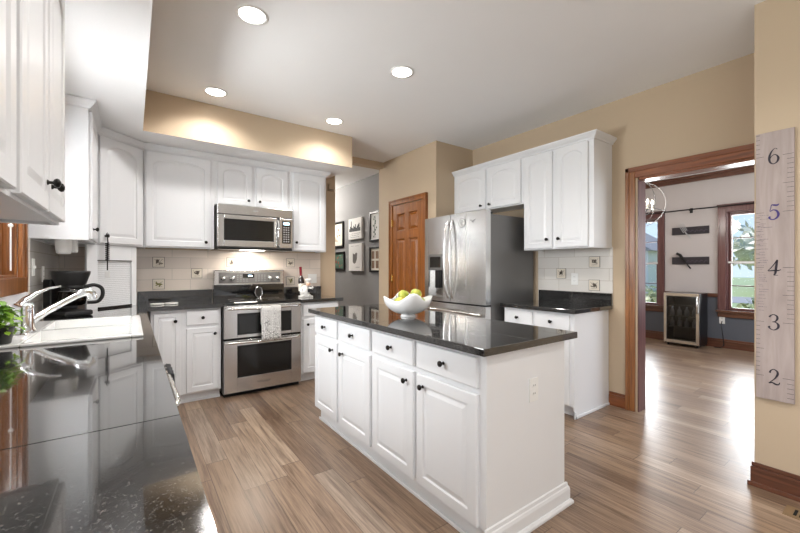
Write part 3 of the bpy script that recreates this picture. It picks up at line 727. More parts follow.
# towel over upper oven handle
m = MB(); NX, NS = 12, 16; pts = []
zt = .868; yh = -.0725
for i in range(NS+1):
    s = i/NS
    if s < .35: q = s/.35; y, z = yh+.015, .70+(zt-.70)*q
    elif s < .5: a = PI*(s-.35)/.15; y, z = yh+.015*math.cos(a), zt+.0145*math.sin(a)
    else: q = (s-.5)/.5; y, z = yh-.016-.008*q, zt-(zt-.535)*q
    pts.append((y, z))
vs = [(.333+.195*j/NX, y+.003*math.sin(j*1.3)*(1 if i > 8 else .2), z) for i, (y, z) in enumerate(pts) for j in range(NX+1)]
m.add(vs, [(i*(NX+1)+j, i*(NX+1)+j+1, (i+1)*(NX+1)+j+1, (i+1)*(NX+1)+j) for i in range(NS) for j in range(NX)], True)
o = m.build('kitchen_towel', 'towel_cloth', loc=(.714, 3.92, 0)); tag(o, 'white towel with grey lattice print hanging on the upper oven handle', 'towel')
sd = o.modifiers.new('thick', 'SOLIDIFY'); sd.thickness = .003; sd.offset = 0
# oval spoon rest leaning on the riser
sr = thing('spoon_rest', 'black oval spoon rest with silver rim leaning on the back of the range', 'spoon rest', (1.175, 4.40, .9255))
rot = Matrix.Rotation(math.radians(78), 4, 'X')
m = MB().prism([(.040*math.cos(q), .065+.062*math.sin(q)) for q in [2*PI*i/28 for i in range(28)]], -.006, .002, rot); m.build('dish', 'black_glass', sr, bevel=.002)
MB().tube([rot @ Vector((.040*math.cos(2*PI*i/28), .065+.062*math.sin(2*PI*i/28), .003)) for i in range(29)], .0028, 8, False).build('rim', 'chrome', sr)

# ---------------------------------------------------------------- refrigerator (faces -X)
fr = thing('refrigerator', 'stainless french-door refrigerator with water dispenser', 'refrigerator', (2.86, 3.375, 0), -PI/2)
FW = .925   # local x 0..FW = Y 3.375..2.45 ; y<0 towards -X
MB().box(.005, FW-.005, 0, .70, .03, 1.80).build('body', 'fridge_side', fr, bevel=.004)
MB().box(.02, FW-.02, .02, .66, 0, .03).build('base', 'dark_gap', fr)
MB().box(.02, FW-.02, -.05, 0, .03, .09).build('kick_grille', 'black_plastic', fr)
def fdoor(x0, x1, z0, z1, name, hole=None):
    m = MB()
    n = 10; prof = []
    # gently bowed front
    def yf(x): u = (x-0)/(FW); return -.078-.014*math.sin(PI*u)
    xs = [x0+(x1-x0)*i/n for i in range(n+1)]
    if hole:
        hx0, hx1, hz0, hz1 = hole
        xs = sorted(set([round(x, 4) for x in xs if not hx0-.01 < x < hx1+.01]+[hx0, hx1]))
    def slab(xa, za, zb):
        N = len(xa); poly = [(x, yf(x)) for x in xa]+[(xa[-1], -.006), (xa[0], -.006)]
        m.prism(poly, za, zb)
    if hole:
        slab([x for x in xs if x <= hx0], z0, z1); slab([x for x in xs if x >= hx1], z0, z1)
        slab([hx0, hx1], z0, hz0); slab([hx0, hx1], hz1, z1)
    else: slab(xs, z0, z1)
    o = m.build(name, 'stainless_vertical', fr)
    return o
ld = fdoor(.0, .440, .90, 1.835, 'door', (.075, .325, .93, 1.42)); rd = fdoor(.449, FW, .90, 1.835, 'door'); fz = fdoor(0, FW, .10, .885, 'freezer_drawer')
MB().box(.0, FW, -.04, 0, .885, .90).box(.440, .449, -.04, 0, .9, 1.82).build('door_seal', 'dark_gap', fr)
MB().box(.02, .10, -.05, .05, 1.80, 1.825).box(FW-.10, FW-.02, -.05, .05, 1.80, 1.825).build('hinge_cover', 'black_plastic', fr, bevel=.004)
dp = MB().box(.08, .32, -.03, -.02, .93, 1.42).box(.075, .08, -.088, -.02, .93, 1.42).box(.32, .325, -.088, -.02, .93, 1.42).box(.075, .325, -.088, -.02, .93, .945).build('dispenser', 'handle_steel', ld)
MB().box(.08, .32, -.094, -.03, 1.24, 1.42).build('dispenser_panel', 'fridge_side', dp, bevel=.004)
MB().box(.11, .29, -.0955, -.094, 1.27, 1.39).build('dispenser_screen', 'oven_glass', dp)
MB().box(.17, .23, -.07, -.035, 1.04, 1.24).build('paddle', 'black_plastic', dp, bevel=.006); MB().box(.09, .31, -.085, -.03, .945, .955).build('drip_tray', 'fridge_side', dp)
def bow(x, z0, z1, d, lx):
    pts = []
    for i in range(17):
        s = i/16; b = math.sin(PI*s); pts.append((x+lx*b, -.09-d*(b**.45), z0+(z1-z0)*s))
    return MB().tube(pts, .0125, 10)
bow(.412, .945, 1.775, .055, -.012).build('handle', 'handle_steel', ld); bow(.478, .945, 1.775, .055, .012).build('handle', 'handle_steel', rd)
pts = [(.06+(FW-.12)*i/16, -.085-.055*math.sin(PI*i/16)**.45, .80+.012*math.sin(PI*i/16)) for i in range(17)]
MB().tube(pts, .0125, 10).build('handle', 'handle_steel', fz)
mg = thing('round_magnet', 'round white magnet with dark lettering on the refrigerator right door', 'magnet', (2.768, 2.755, 1.73), -PI/2); mg.scale = (1.45, 1, 1.45)
MB().lathe([(.032, 0), (.032, .003), (.001, .003)], (0, 0, 0), 24, '-y').build('disc', 'canvas_white', mg); MB().lathe([(.0325, -.001), (.0325, .0035), (.029, .0035), (.029, .003)], (0, 0, 0), 24, '-y', caps=False).build('rim', 'print_dark', mg)
MB().box(-.018, .018, -.0042, -.003, .004, .010).box(-.018, .006, -.0042, -.003, -.008, -.002).box(-.006, .016, -.0042, -.003, -.018, -.012).box(-.012, .012, -.0042, -.003, .016, .020).build('lettering', 'print_dark', mg)
mg = thing('bird_magnet', 'small silver wing-shaped magnet beside the round white magnet', 'magnet', (2.7705, 2.61, 1.735), -PI/2)
m = MB()
for s in (-1, 1):
    pl = [(0, -.012), (s*.016, .004), (s*.034, .012), (s*.040, .018), (s*.022, .016), (s*.008, .004), (0, .0)]
    if s < 0: pl = pl[::-1]
    m.prism(pl, 0, .0035, Matrix.Rotation(PI/2, 4, 'X'))
m.build('wings', 'silver_print', mg)

# ---------------------------------------------------------------- sink, faucet, plant
sk = thing('kitchen_sink', 'white drop-in double-bowl sink in the long counter', 'sink', (0, 0, .92))
m = MB()
X0, X1, Y0, Y1 = -.50, .045, 2.275, 3.195; t_ = .014
xa, xb, ya, yb, ym = -.40, -.005, 2.315, 3.155, 2.735
m.box(X0, xa, Y0, Y1, 0, t_).box(xb, X1, Y0, Y1, 0, t_).box(xa, xb, Y0, ya, 0, t_).box(xa, xb, yb, Y1, 0, t_).box(xa, xb, ym-.02, ym+.02, -.02, t_-.003)
m.build('rim', 'sink_white', sk, bevel=.005)
for (p, q) in ((ya, ym-.02), (ym+.02, yb)):
    b = MB(); b.box(xa, xa+.006, p, q, -.18, t_-.002).box(xb-.006, xb, p, q, -.18, t_-.002).box(xa, xb, p, p+.006, -.18, t_-.002).box(xa, xb, q-.006, q, -.18, t_-.002).box(xa, xb, p, q, -.19, -.18)
    bb_ = b.build('bowl', 'sink_white', sk)
    MB().lathe([(.04, 0), (.04, .003), (.02, .001), (.001, .001)], ((xa+xb)/2, (p+q)/2, -.18), 20).build('drain', 'chrome', bb_)
fa = thing('kitchen_faucet', 'chrome single-lever kitchen faucet with pull-out spout at the sink', 'faucet', (-.455, 2.68, .934))
MB().lathe([(.10, 0), (.10, .004), (.03, .006)], seg=4).build('deck_plate', 'chrome', fa) if False else MB().prism([(-.03, -.12), (.03, -.12), (.034, -.1), (.034, .1), (.03, .12), (-.03, .12), (-.034, .1), (-.034, -.1)], 0, .006).build('deck_plate', 'chrome', fa, bevel=.002)
MB().lathe([(.049, .006), (.049, .012), (.043, .02), (.042, .12), (.043, .135), (.037, .15), (.014, .158), (.001, .16)], seg=24).build('body', 'chrome', fa)
MB().tube([(.0, 0, .045), (.03, .012, .060), (.09, .035, .105), (.16, .065, .150), (.205, .082, .178)], [.022, .021, .017, .016, .016], 14).build('spout', 'chrome', fa)
MB().tube([(.200, .080, .175), (.222, .088, .190), (.245, .097, .196), (.262, .103, .180), (.268, .106, .155)], [.017, .022, .025, .025, .022], 14).build('spray_head', 'chrome', fa)
MB().tube([(-.015, -.005, .140), (.008, .006, .170), (.045, .024, .198), (.09, .045, .222), (.135, .062, .232)], [.030, .026, .016, .011, .008], 12, rz=.6).build('lever', 'chrome', fa)
pt = thing('potted_plant', 'small bright green leafy plant beside the sink at the left picture edge', 'plant', (-.472, 2.335, .934))
MB().lathe([(.03, 0), (.038, .002), (.05, .07), (.053, .075), (.046, .075), (.04, .06), (.001, .06)], seg=20).build('pot', 'black_plastic', pt)
rnd = random.Random(3); m = MB(); st = MB()
for k in range(150):
    a = rnd.uniform(0, 2*PI); el = rnd.uniform(-.5, 1.3); r_ = rnd.uniform(.03, .088)
    c = Vector((r_*math.cos(a)*math.cos(el), r_*math.sin(a)*math.cos(el), .075+.095*max(-.45, math.sin(el))*rnd.uniform(.6, 1.15)))
    if c.x < -.068: continue
    l = rnd.uniform(.013, .021); R_ = Matrix.Rotation(a+rnd.uniform(-.6, .6), 4, 'Z') @ Matrix.Rotation(rnd.uniform(-.5, .9), 4, 'Y')
    sh = [(-1, 0, 0), (-.5, .55, .1), (.1, .7, .12), (.7, .4, .05), (1.15, 0, -.15), (.7, -.4, .05), (.1, -.7, .12), (-.5, -.55, .1)]
    vs = [c+R_ @ Vector((x*l, y*l, z*l)) for x, y, z in sh]+[c+R_ @ Vector((0, 0, -.08*l))]
    m.add(vs, [(i, (i+1) % 8, 8) for i in range(8)], True)
    if k % 4 == 0: st.tube([(0, 0, .05), (c.x*.5, c.y*.5, .05+c.z*.55), tuple(c)], .0014, 5)
m.build('leaves', 'pothos_leaf', pt); st.build('stems', 'pothos_leaf', pt)

# ---------------------------------------------------------------- coffee maker
cm = thing('coffee_maker', 'black drip coffee maker with glass carafe on the corner counter', 'coffee maker', (-.385, 3.62, .9205), math.radians(35)); cm.scale = (1.06, 1.06, 1.1)
MB().box(-.085, .085, -.13, .11, 0, .035).build('base', 'black_plastic', cm, bevel=.012)
MB().box(-.085, .085, .03, .11, .035, .24).build('water_tank', 'black_plastic', cm, bevel=.010)
MB().lathe([(.075, .20), (.085, .215), (.105, .275), (.107, .29), (.10, .293), (.001, .293)], (0, -.035, 0), 28).build('filter_basket', 'black_plastic', cm)
MB().box(-.02, .02, .0, .115, .28, .294).build('lid', 'black_plastic', cm, bevel=.003)
MB().box(.0865, .088, .045, .075, .06, .23).build('water_gauge', 'silver_print', cm)
ca = MB().lathe([(.055, .038), (.07, .045), (.078, .08), (.07, .125), (.058, .155), (.056, .157), (.067, .125), (.075, .08), (.067, .048), (.001, .042)], (0, -.05, 0), 28).build('carafe', 'carafe_glass', cm, (0, 0, .03))
MB().lathe([(.06, .152), (.063, .165), (.05, .175), (.001, .178)], (0, -.05, 0), 24).build('carafe_lid', 'black_plastic', ca)
MB().lathe([(.0795, .132), (.0735, .140), (.0705, .132)], (0, -.05, 0), 24, caps=False).build('carafe_band', 'chrome', ca)
MB().tube(smooth([(.055, -.07, .155), (.11, -.09, .168), (.150, -.105, .145), (.155, -.107, .095), (.13, -.097, .055), (.075, -.08, .052)]), .012, 10, rz=1.0).build('carafe_handle', 'black_plastic', ca)
# coffee maker power cord
o = MB().tube([(-.47, 3.66, .93), (-.50, 3.72, .925), (-.47, 3.80, .926), (-.51, 3.86, .935), (-.535, 3.84, 1.05), (-.538, 3.80, 1.19)], .004, 8).build('power_cord', 'black_plastic'); tag(o, 'black power cord from the coffee maker up to the left wall outlet', 'cord')
outlet(None, (XL+.009, 3.78, 1.22), PI/2, 'white outlet on the left wall behind the coffee maker')
outlet(None, (XL+.009, 3.45, 1.27), PI/2, 'white switch on the left wall right beside the sink window', 'switch')
outlet(None, (1.875, YB-.009, 1.13), 0, 'white double switch plate on the tile right of the wine bottle', 'switch', .115)
outlet(None, (XR-.009, 2.005, 1.155), -PI/2, 'white outlet on the pale tile right of the refrigerator')
# under cabinet holder (white plastic)
uh = thing('paper_cup_holder', 'white translucent plastic holder mounted under the cabinet above the coffee maker', 'holder', (-.40, 3.56, 1.47))
MB().lathe([(.028, -.105), (.040, -.10), (.046, -.06), (.050, -.004), (.050, 0), (.001, 0)], seg=24).build('cup', 'white_plastic', uh)
MB().box(-.03, .07, .03, .12, -.09, 0).build('bracket', 'white_plastic', uh, bevel=.01)

# coiled cord on corner-cabinet knob
kp = d.matrix_basis if False else None
cx, cyy = -.25+(.025+.045)*math.cos(ang)+.04*math.sin(ang), 3.955+(.025+.045)*math.sin(ang)-.04*math.cos(ang)
hc = thing('hanging_coil_whisk', 'black coiled whisk with small white tag hanging from the corner cabinet knob', 'whisk', (cx, cyy, 1.225))
MB().tube([(0, 0, .31), (.004, 0, .25), (0, 0, .18), (0, 0, .02)], .0045, 8).tube([(0, 0, .30), (.01, 0, .322), (0, .0, .335), (-.008, 0, .32)], .004, 8).build('rod', 'iron', hc)
MB().tube([(.013*math.cos(i*.7), .013*math.sin(i*.7), .10+.15*i/80) for i in range(81)], .004, 6).build('coil', 'iron', hc)
MB().box(-.018, .018, -.002, .002, -.04, .012).build('tag', 'white_plastic', hc, bevel=.002)

# trivet on back counter
tv = thing('trivet', 'white openwork trivet lying on the back counter left of the range', 'trivet', (.245, 4.16, .9205)); tv.scale = (.75, .75, .75)
m = MB()
for c_ in (-.075, .075):
    m.tube([(c_+.068*math.cos(2*PI*i/20), .055*math.sin(2*PI*i/20), .010) for i in range(21)], .008, 8, False)
    m.tube([(c_+.035*math.cos(2*PI*i/16), .028*math.sin(2*PI*i/16), .010) for i in range(17)], .006, 8, False)
    for q in range(6): a = q*PI/3; m.tube([(c_+.035*math.cos(a), .028*math.sin(a), .010), (c_+.068*math.cos(a), .055*math.sin(a), .010)], .005, 6)
m.build('openwork', 'figurine_white', tv)
m = MB()
for (a, b) in ((-.12, -.02), (.12, -.02), (-.07, .05), (.07, .05), (0, -.0)): m.lathe([(.008, 0), (.006, .004)], (a, b, 0), 8)
m.build('feet', 'black_plastic', tv)

# chef figurine holding wine bottle
fg = thing('chef_bottle_holder', 'white chef figurine bottle holder on the counter right of the range', 'figurine', (1.66, 4.22, .9205))
MB().box(-.075, .075, -.05, .05, 0, .02).build('base', 'figurine_white', fg, bevel=.008)
m = MB().lathe([(.045, .015), (.055, .04), (.056, .075), (.045, .11), (.030, .13), (.018, .14)], (-.01, 0, 0), 20)
m.tube([(-.05, -.02, .105), (-.075, -.04, .08), (-.055, -.055, .055)], .014, 10).tube([(.03, -.02, .11), (.06, -.045, .10), (.07, -.05, .125)], .014, 10)
m.tube([(-.035, -.03, .03), (-.045, -.055, .015)], .018, 10).tube([(.02, -.03, .03), (.03, -.055, .015)], .018, 10)
m.build('chef_body', 'figurine_white', fg)
hd = MB().sphere((.02, -.035, .158), .026, 14, 10).sphere((.02, -.062, .155), .006, 8, 6).build('head', 'skin_glaze', fg)
MB().lathe([(.024, .172), (.024, .19), (.036, .20), (.036, .212), (.018, .22), (.001, .221)], (.02, -.035, 0), 18).build('chef_hat', 'figurine_white', hd)
MB().box(.0, .05, -.066, -.06, .06, .10).build('apron_pocket', 'print_dark', fg)
wb = thing('wine_bottle', 'dark wine bottle with red foil neck held by the chef figurine', 'bottle', (1.645, 4.30, .941))
wb.rotation_euler = (0, math.radians(-3), 0)
MB().lathe([(.034, 0), (.037, .004), (.037, .17), (.033, .195), (.018, .225), (.0145, .24)], seg=24).build('glass_body', 'wine_glass', wb)
MB().lathe([(.0155, .225), (.0155, .325), (.0165, .327), (.0165, .338), (.001, .339)], seg=20).build('foil', 'wine_foil', wb)
MB().lathe([(.0375, .05), (.0375, .14)], seg=24).build('label_band', 'wine_label', wb)

# ---------------------------------------------------------------- fruit bowl
bw = thing('fruit_bowl', 'white ceramic bowl with a wavy rim on the island', 'bowl', (1.585, 2.11, .9225), 0)
SEG = 64; ph = math.radians(66)
def bowl_pt(s, th, inner):
    k = (.5+.5*math.cos(4*(th-ph)))**1.3; fb = .5+.5*math.cos(2*(th-ph)+PI*0); rt = .150+.026*k; ht = .118+(.028+.028*fb)*k
    r = .040+(rt-.040)*math.sin(s*PI/2)**.95; z = .018+(ht-.018)*(.5*s**1.5+.5*(1-math.cos(s*PI/2)))
    if inner: r = max(.001, r-.006); z = z+(.006*(1-s))
    return (r*math.cos(th), r*math.sin(th), z)
m = MB(); NR = 14; vs = []
for i in range(NR+1): vs += [bowl_pt(i/NR, 2*PI*k/SEG, False) for k in range(SEG)]
for i in range(NR, -1, -1): vs += [bowl_pt(i/NR, 2*PI*k/SEG, True) for k in range(SEG)]
nr = 2*(NR+1)
m.add(vs, [(i*SEG+k, i*SEG+(k+1) % SEG, (i+1)*SEG+(k+1) % SEG, (i+1)*SEG+k) for i in range(nr-1) for k in range(SEG)], True)
m.add([vs[(nr-1)*SEG+k] for k in range(SEG)], [tuple(range(SEG))]); m.add([vs[k] for k in range(SEG)], [tuple(range(SEG))[::-1]])
m.build('bowl_shell', 'porcelain', bw)
MB().lathe([(.054, 0), (.056, .003), (.050, .012), (.043, .022), (.04, .022)], seg=32).build('foot', 'porcelain', bw)
def apple_mesh():
    m = MB(); pr = []
    for i in range(15):
        t = PI*i/14; r = math.sin(t)*(1+.08*math.cos(t)); z = -math.cos(t)*.9
        z += -.25*math.exp(-((t-PI)**2)/.12)+.14*math.exp(-(t**2)/.10); pr.append((max(r, 1e-4)*.036, z*.036))
    return m.lathe(pr, seg=20)
app = None
FR = [(-.062, -.048, .108, 'green apple at the left front of the fruit bowl', 1.1), (-.030, .022, .150, 'yellow-green apple on top left of the fruit pile', 1.12), (.058, .016, .160, 'larger yellow-green apple on top right of the fruit pile', 1.15),
      (.006, -.082, .108, 'small green apple at the very front of the fruit bowl', .95), (.082, -.062, .108, 'yellow-green apple at the right side of the fruit bowl', 1.05), (.020, .092, .112, 'green apple at the back of the fruit bowl', 1.0), (-.072, .045, .085, 'green apple against the left bowl rim behind the others', .9), (.005, -.005, .060, 'green apple buried in the bottom of the bowl', .9)]
am = None
for i, (x, y, z, lab, s) in enumerate(FR):
    # rotate to camera-facing frame: right = (c,-s), toward camera = -(s,c)
    cR, sR = math.cos(math.radians(35.68)), math.sin(math.radians(35.68))
    X_, Y_ = x*cR+y*sR, -x*sR+y*cR
    r = thing('apple', lab, 'apple', (1.585+X_, 2.11+Y_, .9225+z), i*1.3, 'apples in the bowl')
    r.rotation_euler = ((i*37 % 50-25)/60, (i*53 % 50-25)/60, i*1.3); r.scale = (s, s, s)
    if am is None:
        a = apple_mesh().build('flesh', 'fruit_skin', r); st_ = MB().tube([(0, 0, .022), (.002, 0, .036), (.005, 0, .046)], .0016, 6).build('stem', 'apple_stem', r); am = (a.data, st_.data)
    else: link('flesh', am[0], r); link('stem', am[1], r)

# ---------------------------------------------------------------- recessed ceiling lights
descs = ['second row left, nearest the top picture edge', 'second row right, alone mid ceiling', 'close to the tan soffit, left', 'close to the tan soffit, right', 'added out of view, left', 'added out of view, right', 'added at the rear, left', 'added at the rear, right', 'added at the far end, left', 'added at the far end, right']
cl0 = None
for (x, y), ds in list(zip(CANS, descs))[:6]:
    r = thing('recessed_light', 'round white recessed ceiling light, '+ds, 'ceiling light', (x, y, ZC), 0, None)
    if cl0 is None:
        a = MB().lathe([(.095, 0), (.095, -.004), (.078, -.006), (.074, -.001), (.074, 0)], seg=32, caps=False).build('trim_ring', 'white_plastic', r)
        b = MB().lathe([(.074, -.002), (.0001, -.0021)], seg=32).build('lens', 'lamp_glow', r); cl0 = (a.data, b.data)
    else: link('trim_ring', cl0[0], r); link('lens', cl0[1], r)

# door chime box above wall corner
ch = thing('door_chime', 'small tan box high on the wall beside the hall opening', 'door chime', (2.13, YB, 2.28))
MB().box(-.035, .035, -.035, 0, 0, .09).build('housing', 'wall_tan', ch, bevel=.004); MB().box(-.028, .028, -.037, -.035, .01, .02).build('grille', 'tile_frame', ch)

# ---------------------------------------------------------------- hall pictures on X=3.1 (facing -X)
def picture(label, y0, y1, z0, z1, frame=True, art='paper', depth=.03, name='framed_picture', cat='picture'):
    r = thing(name, label, cat, (3.098, y1, z0), -PI/2); w, h = y1-y0, z1-z0
    if frame:
        f = .03; MB().box(0, f, -depth, 0, 0, h).box(w-f, w, -depth, 0, 0, h).box(f, w-f, -depth, 0, 0, f).box(f, w-f, -depth, 0, h-f, h).build('frame', 'picture_black', r, bevel=.003)
        MB().box(f, w-f, -.012, 0, f, h-f).build('mat_board', art, r)
    else: MB().box(0, w, -depth, 0, 0, h).build('canvas', 'canvas_white', r, bevel=.002)
    return r, w, h
r, w, h = picture('white canvas print of a city skyline above handwriting lines, hall wall upper middle', 5.35, 5.80, 1.755, 2.11, False, depth=.04, name='canvas_print', cat='canvas')
m = MB(); rnd = random.Random(5)
for i, hh in enumerate((.05, .09, .18, .07, .06, .10, .08, .12, .06, .09, .11, .13, .06)): m.box(.03+i*.03, .03+i*.03+.026, -.0415, -.04, .13, .13+hh)
m.build('skyline', 'print_dark', r)
m = MB()
for j in range(3):
    x = .04
    while x < .38: l = rnd.uniform(.02, .05); m.box(x, x+l, -.0415, -.04, .03+j*.03, .036+j*.03); x += l+.015
m.build('script_lines', 'ink_light', r)
r, w, h = picture('white canvas with a grey state outline, hall wall lower middle', 5.34, 5.79, 1.215, 1.68, False, depth=.04, name='canvas_print', cat='canvas')
MB().prism([(.15, .15), (.20, .12), (.25, .14), (.29, .20), (.30, .30), (.26, .31), (.22, .28), (.15, .30)], .04, .0415, Matrix.Rotation(PI/2, 4, 'X')).build('state_outline', 'tile_frame', r)
MB().box(.08, .18, -.0415, -.04, .42, .424).box(.22, .36, -.0415, -.04, .42, .424).box(.25, .38, -.0415, -.04, .06, .066).build('small_text', 'ink_light', r)
r, w, h = picture('black framed print with a pale picture, hall wall upper left', 6.04, 6.5, 1.644, 2.11, art='paper')
m = MB(); rnd = random.Random(9)
for k in range(8): x, z = rnd.uniform(.06, .36), rnd.uniform(.08, .36); m.box(x, x+rnd.uniform(.02, .06), -.0135, -.012, z, z+rnd.uniform(.02, .05))
m.build('print_shapes', 'vent_metal', r)
r, w, h = picture('small black framed colourful picture, hall wall lower left', 6.0, 6.4, 1.23, 1.56, art='print_green')
m = MB()
for k in range(9): x, z = rnd.uniform(.04, .32), rnd.uniform(.04, .26); m.sphere((x, -.012, z), rnd.uniform(.012, .03), 10, 6, (1, .1, 1))
m.build('print_shapes', 'print_red', r)
r, w, h = picture('black framed botanical print with green sprig, hall wall upper right', 4.80, 5.12, 1.681, 2.15, art='canvas_white')
m = MB()
for k in range(10): x, z = .10+.1*rnd.random(), .08+.034*k; m.sphere((x, -.012, z), .016, 8, 6, (1, .1, 1))
m.tube([(.15, -.013, .06), (.14, -.013, .2), (.16, -.013, .40)], .004, 6); m.build('botanical_sprig', 'print_green', r)
r, w, h = picture('black framed collage of brown photographs, hall wall lower right', 4.80, 5.12, 1.20, 1.60, art='paper')
m = MB()
for x in (.05, .17):
    for z in (.06, .21): m.box(x, x+.085, -.0135, -.012, z, z+.12)
m.build('photographs', 'photo_brown', r)
l = bpy.data.lights.new('hall_lamp', 'POINT'); l.energy = 45; l.shadow_soft_size = .1; l.color = (1, .95, .88); o = bpy.data.objects.new('hall_lamp', l); COL.objects.link(o); o.location = (2.3, 6.6, 2.55)

# ---------------------------------------------------------------- growth ruler on near wall, facing -X
gr = thing('growth_chart_ruler', 'tall wooden growth chart ruler with numbers 2 to 6 on the near wall', 'growth chart', (XN, .55, .52), -PI/2)
GW, GH = .155, 1.515
MB().box(0, GW, -.02, 0, 0, GH).build('board', 'ruler_wood', gr, bevel=.002)
Zf = {6: 1.894-.52, 5: 1.58-.52, 4: 1.268-.52, 3: .96-.52, 2: .652-.52}
STROKES = {
 6: [[(.72,.92,.05),(.60,1.0,.03),(.42,.93,.06),(.22,.68,.11),(.14,.38,.13),(.22,.12,.10),(.45,0,.06),(.70,.10,.10),(.80,.32,.13),(.70,.52,.08),(.50,.60,.05),(.30,.50,.05),(.20,.36,.04)]],
 5: [[(.85,1.0,.05),(.70,.93,.12),(.50,.95,.12),(.32,.97,.06),(.26,.80,.04),(.20,.56,.04),(.42,.64,.07),(.66,.58,.10),(.80,.38,.14),(.74,.16,.12),(.50,.02,.08),(.28,.03,.07),(.15,.14,.12),(.22,.22,.10)]],
 4: [[(.72,1.0,.06),(.50,.72,.06),(.25,.46,.05),(.06,.28,.05),(.40,.30,.09),(.75,.30,.09),(.98,.36,.04)],[(.72,1.0,.10),(.64,.5,.14),(.58,.12,.12),(.48,0,.05),(.78,0,.04)]],
 3: [[(.16,.82,.12),(.24,.92,.08),(.46,1.0,.06),(.70,.90,.11),(.72,.72,.12),(.58,.56,.07),(.38,.52,.05),(.62,.50,.07),(.80,.34,.13),(.76,.14,.12),(.52,0,.07),(.28,.03,.06),(.12,.16,.11),(.20,.22,.10)]],
 2: [[(.18,.74,.12),(.26,.90,.08),(.48,1.0,.06),(.72,.88,.11),(.74,.68,.13),(.56,.42,.08),(.32,.22,.05),(.12,.06,.05),(.36,.12,.09),(.62,.04,.12),(.82,.06,.08),(.90,.20,.04)]],
}
def stroke(m, pts, x0, z0, sx, sz, y=-.0212):
    # Catmull-Rom through pts, ribbon of varying width
    P = [Vector((p[0], p[1], p[2])) for p in pts]; P = [P[0]*2-P[1]]+P+[P[-1]*2-P[-2]]; out = []
    for i in range(1, len(P)-2):
        for k in range(5):
            t = k/5; a, b, c, d = P[i-1], P[i], P[i+1], P[i+2]
            out.append(.5*((2*b)+(c-a)*t+(2*a-5*b+4*c-d)*t*t+(3*b-a-3*c+d)*t**3))
    out.append(P[-2]); L, Rr = [], []
    for i, p in enumerate(out):
        q = out[min(i+1, len(out)-1)]; r = out[max(i-1, 0)]; dx, dz = (q.x-r.x)*sx, (q.y-r.y)*sz; n = math.hypot(dx, dz) or 1; wd = max(.02, p.z)*sx*.68
        cx, cz = x0+p.x*sx, z0+p.y*sz; L.append((cx-dz/n*wd, y, cz+dx/n*wd)); Rr.append((cx+dz/n*wd, y, cz-dx/n*wd))
    n = len(out); vs = L+Rr; m.add(vs, [(i, i+1, n+i+1, n+i) for i in range(n-1)])
for k, z in Zf.items():
    m = MB()
    for s in STROKES[k]: stroke(m, s, .048, z-.043, .056, .086)
    m.build('numeral', 'ink_blue' if k == 5 else 'ink', gr)
m = MB(); t0 = -.0208
def tick(z, right, long):
    if right: m.box(GW-(.045 if long else .028), GW-.001, t0, -.02, z-.0008, z+.0008)
    else: m.box(.001, .034 if long else .018, t0, -.02, z-.0008, z+.0008)
for k, z in Zf.items():
    tick(z, True, True); tick(z+(.005 if k == 6 else 0), False, True)
for a, b, right in ((6, 5, True), (5, 4, False), (4, 3, True), (3, 2, False)):
    for i in range(1, 12): z = Zf[a]+(Zf[b]-Zf[a])*i/12; tick(z, right, i == 6)
for i in range(1, 6): tick(Zf[6]+i*.0262, False, False)
for i in range(1, 5): tick(Zf[2]-i*.0262, True, False)
m.build('tick_marks', 'ink', gr)
m = MB(); rnd = random.Random(11); z = Zf[5]+.01
while z > Zf[3]+.07:
    z -= rnd.uniform(.009, .020); x = .006+rnd.uniform(0, .01); e = rnd.uniform(.025, .05)
    if z > Zf[5]-.06: z -= .012
    while x < e:
        l = rnd.uniform(.003, .007); m.box(x, x+l, t0, -.02, z, z+rnd.uniform(.0012, .0028)); x += l+.002
m.box(.03, .068, t0, -.02, Zf[5]-.085, Zf[5]-.083); m.build('handwritten_notes', 'ink_light', gr)

# ---------------------------------------------------------------- floor vent
fv = thing('floor_vent', 'tan metal floor vent in the planks below the growth chart wall', 'vent', (2.775, .255, 0))
MB().box(-.06, .06, -.155, .155, 0, .004).build('plate', 'vent_metal', fv, bevel=.001)
m = MB()
for i in range(12): m.box(-.035, .035, -.128+i*.0215, -.116+i*.0215, .004, .0046)
m.build('louver_slots', 'dark_gap', fv)

# ---------------------------------------------------------------- dining room things
co = thing('beverage_cooler', 'stainless framed glass-door beverage cooler against the dining room wall', 'beverage cooler', (7.16, 2.47, 0), -PI/2)
CW, CH = .475, .86
MB().box(0, .02, .04, .40, .03, CH).box(CW-.02, CW, .04, .40, .03, CH).box(.02, CW-.02, .04, .40, CH-.03, CH).box(.02, CW-.02, .04, .40, .03, .07).box(.02, CW-.02, .37, .40, .07, CH-.03).build('cabinet_body', 'black_plastic', co)
d_ = MB().box(0, .04, 0, .035, .05, CH).box(CW-.04, CW, 0, .035, .05, CH).box(.04, CW-.04, 0, .035, .05, .10).box(.04, CW-.04, 0, .035, CH-.05, CH).build('door_frame', 'stainless', co, bevel=.003)
MB().box(.04, CW-.04, .015, .02, .10, CH-.05).build('door_glass', 'cooler_glass', d_)
MB().tube([(CW-.02, -.002, .55), (CW-.02, -.035, .57), (CW-.02, -.035, .80), (CW-.02, -.002, .82)], .008, 8).build('handle', 'handle_steel', d_)
MB().box(.22, .26, .12, .15, CH-.036, CH-.031).build('interior_light', 'cooler_led', co)
for z in (.30, .48, .66):
    m = MB()
    for k in range(12): m.box(.025+k*.037, .029+k*.037, .06, .36, z, z+.004)
    m.box(.022, CW-.022, .06, .065, z, z+.008); m.build('wire_shelf', 'handle_steel', co)
for f in ((.04, .08), (CW-.04, .08), (.04, .36), (CW-.04, .36)): MB().lathe([(.015, 0), (.015, .03)], (f[0], f[1], 0), 10).build('foot', 'black_plastic', co)
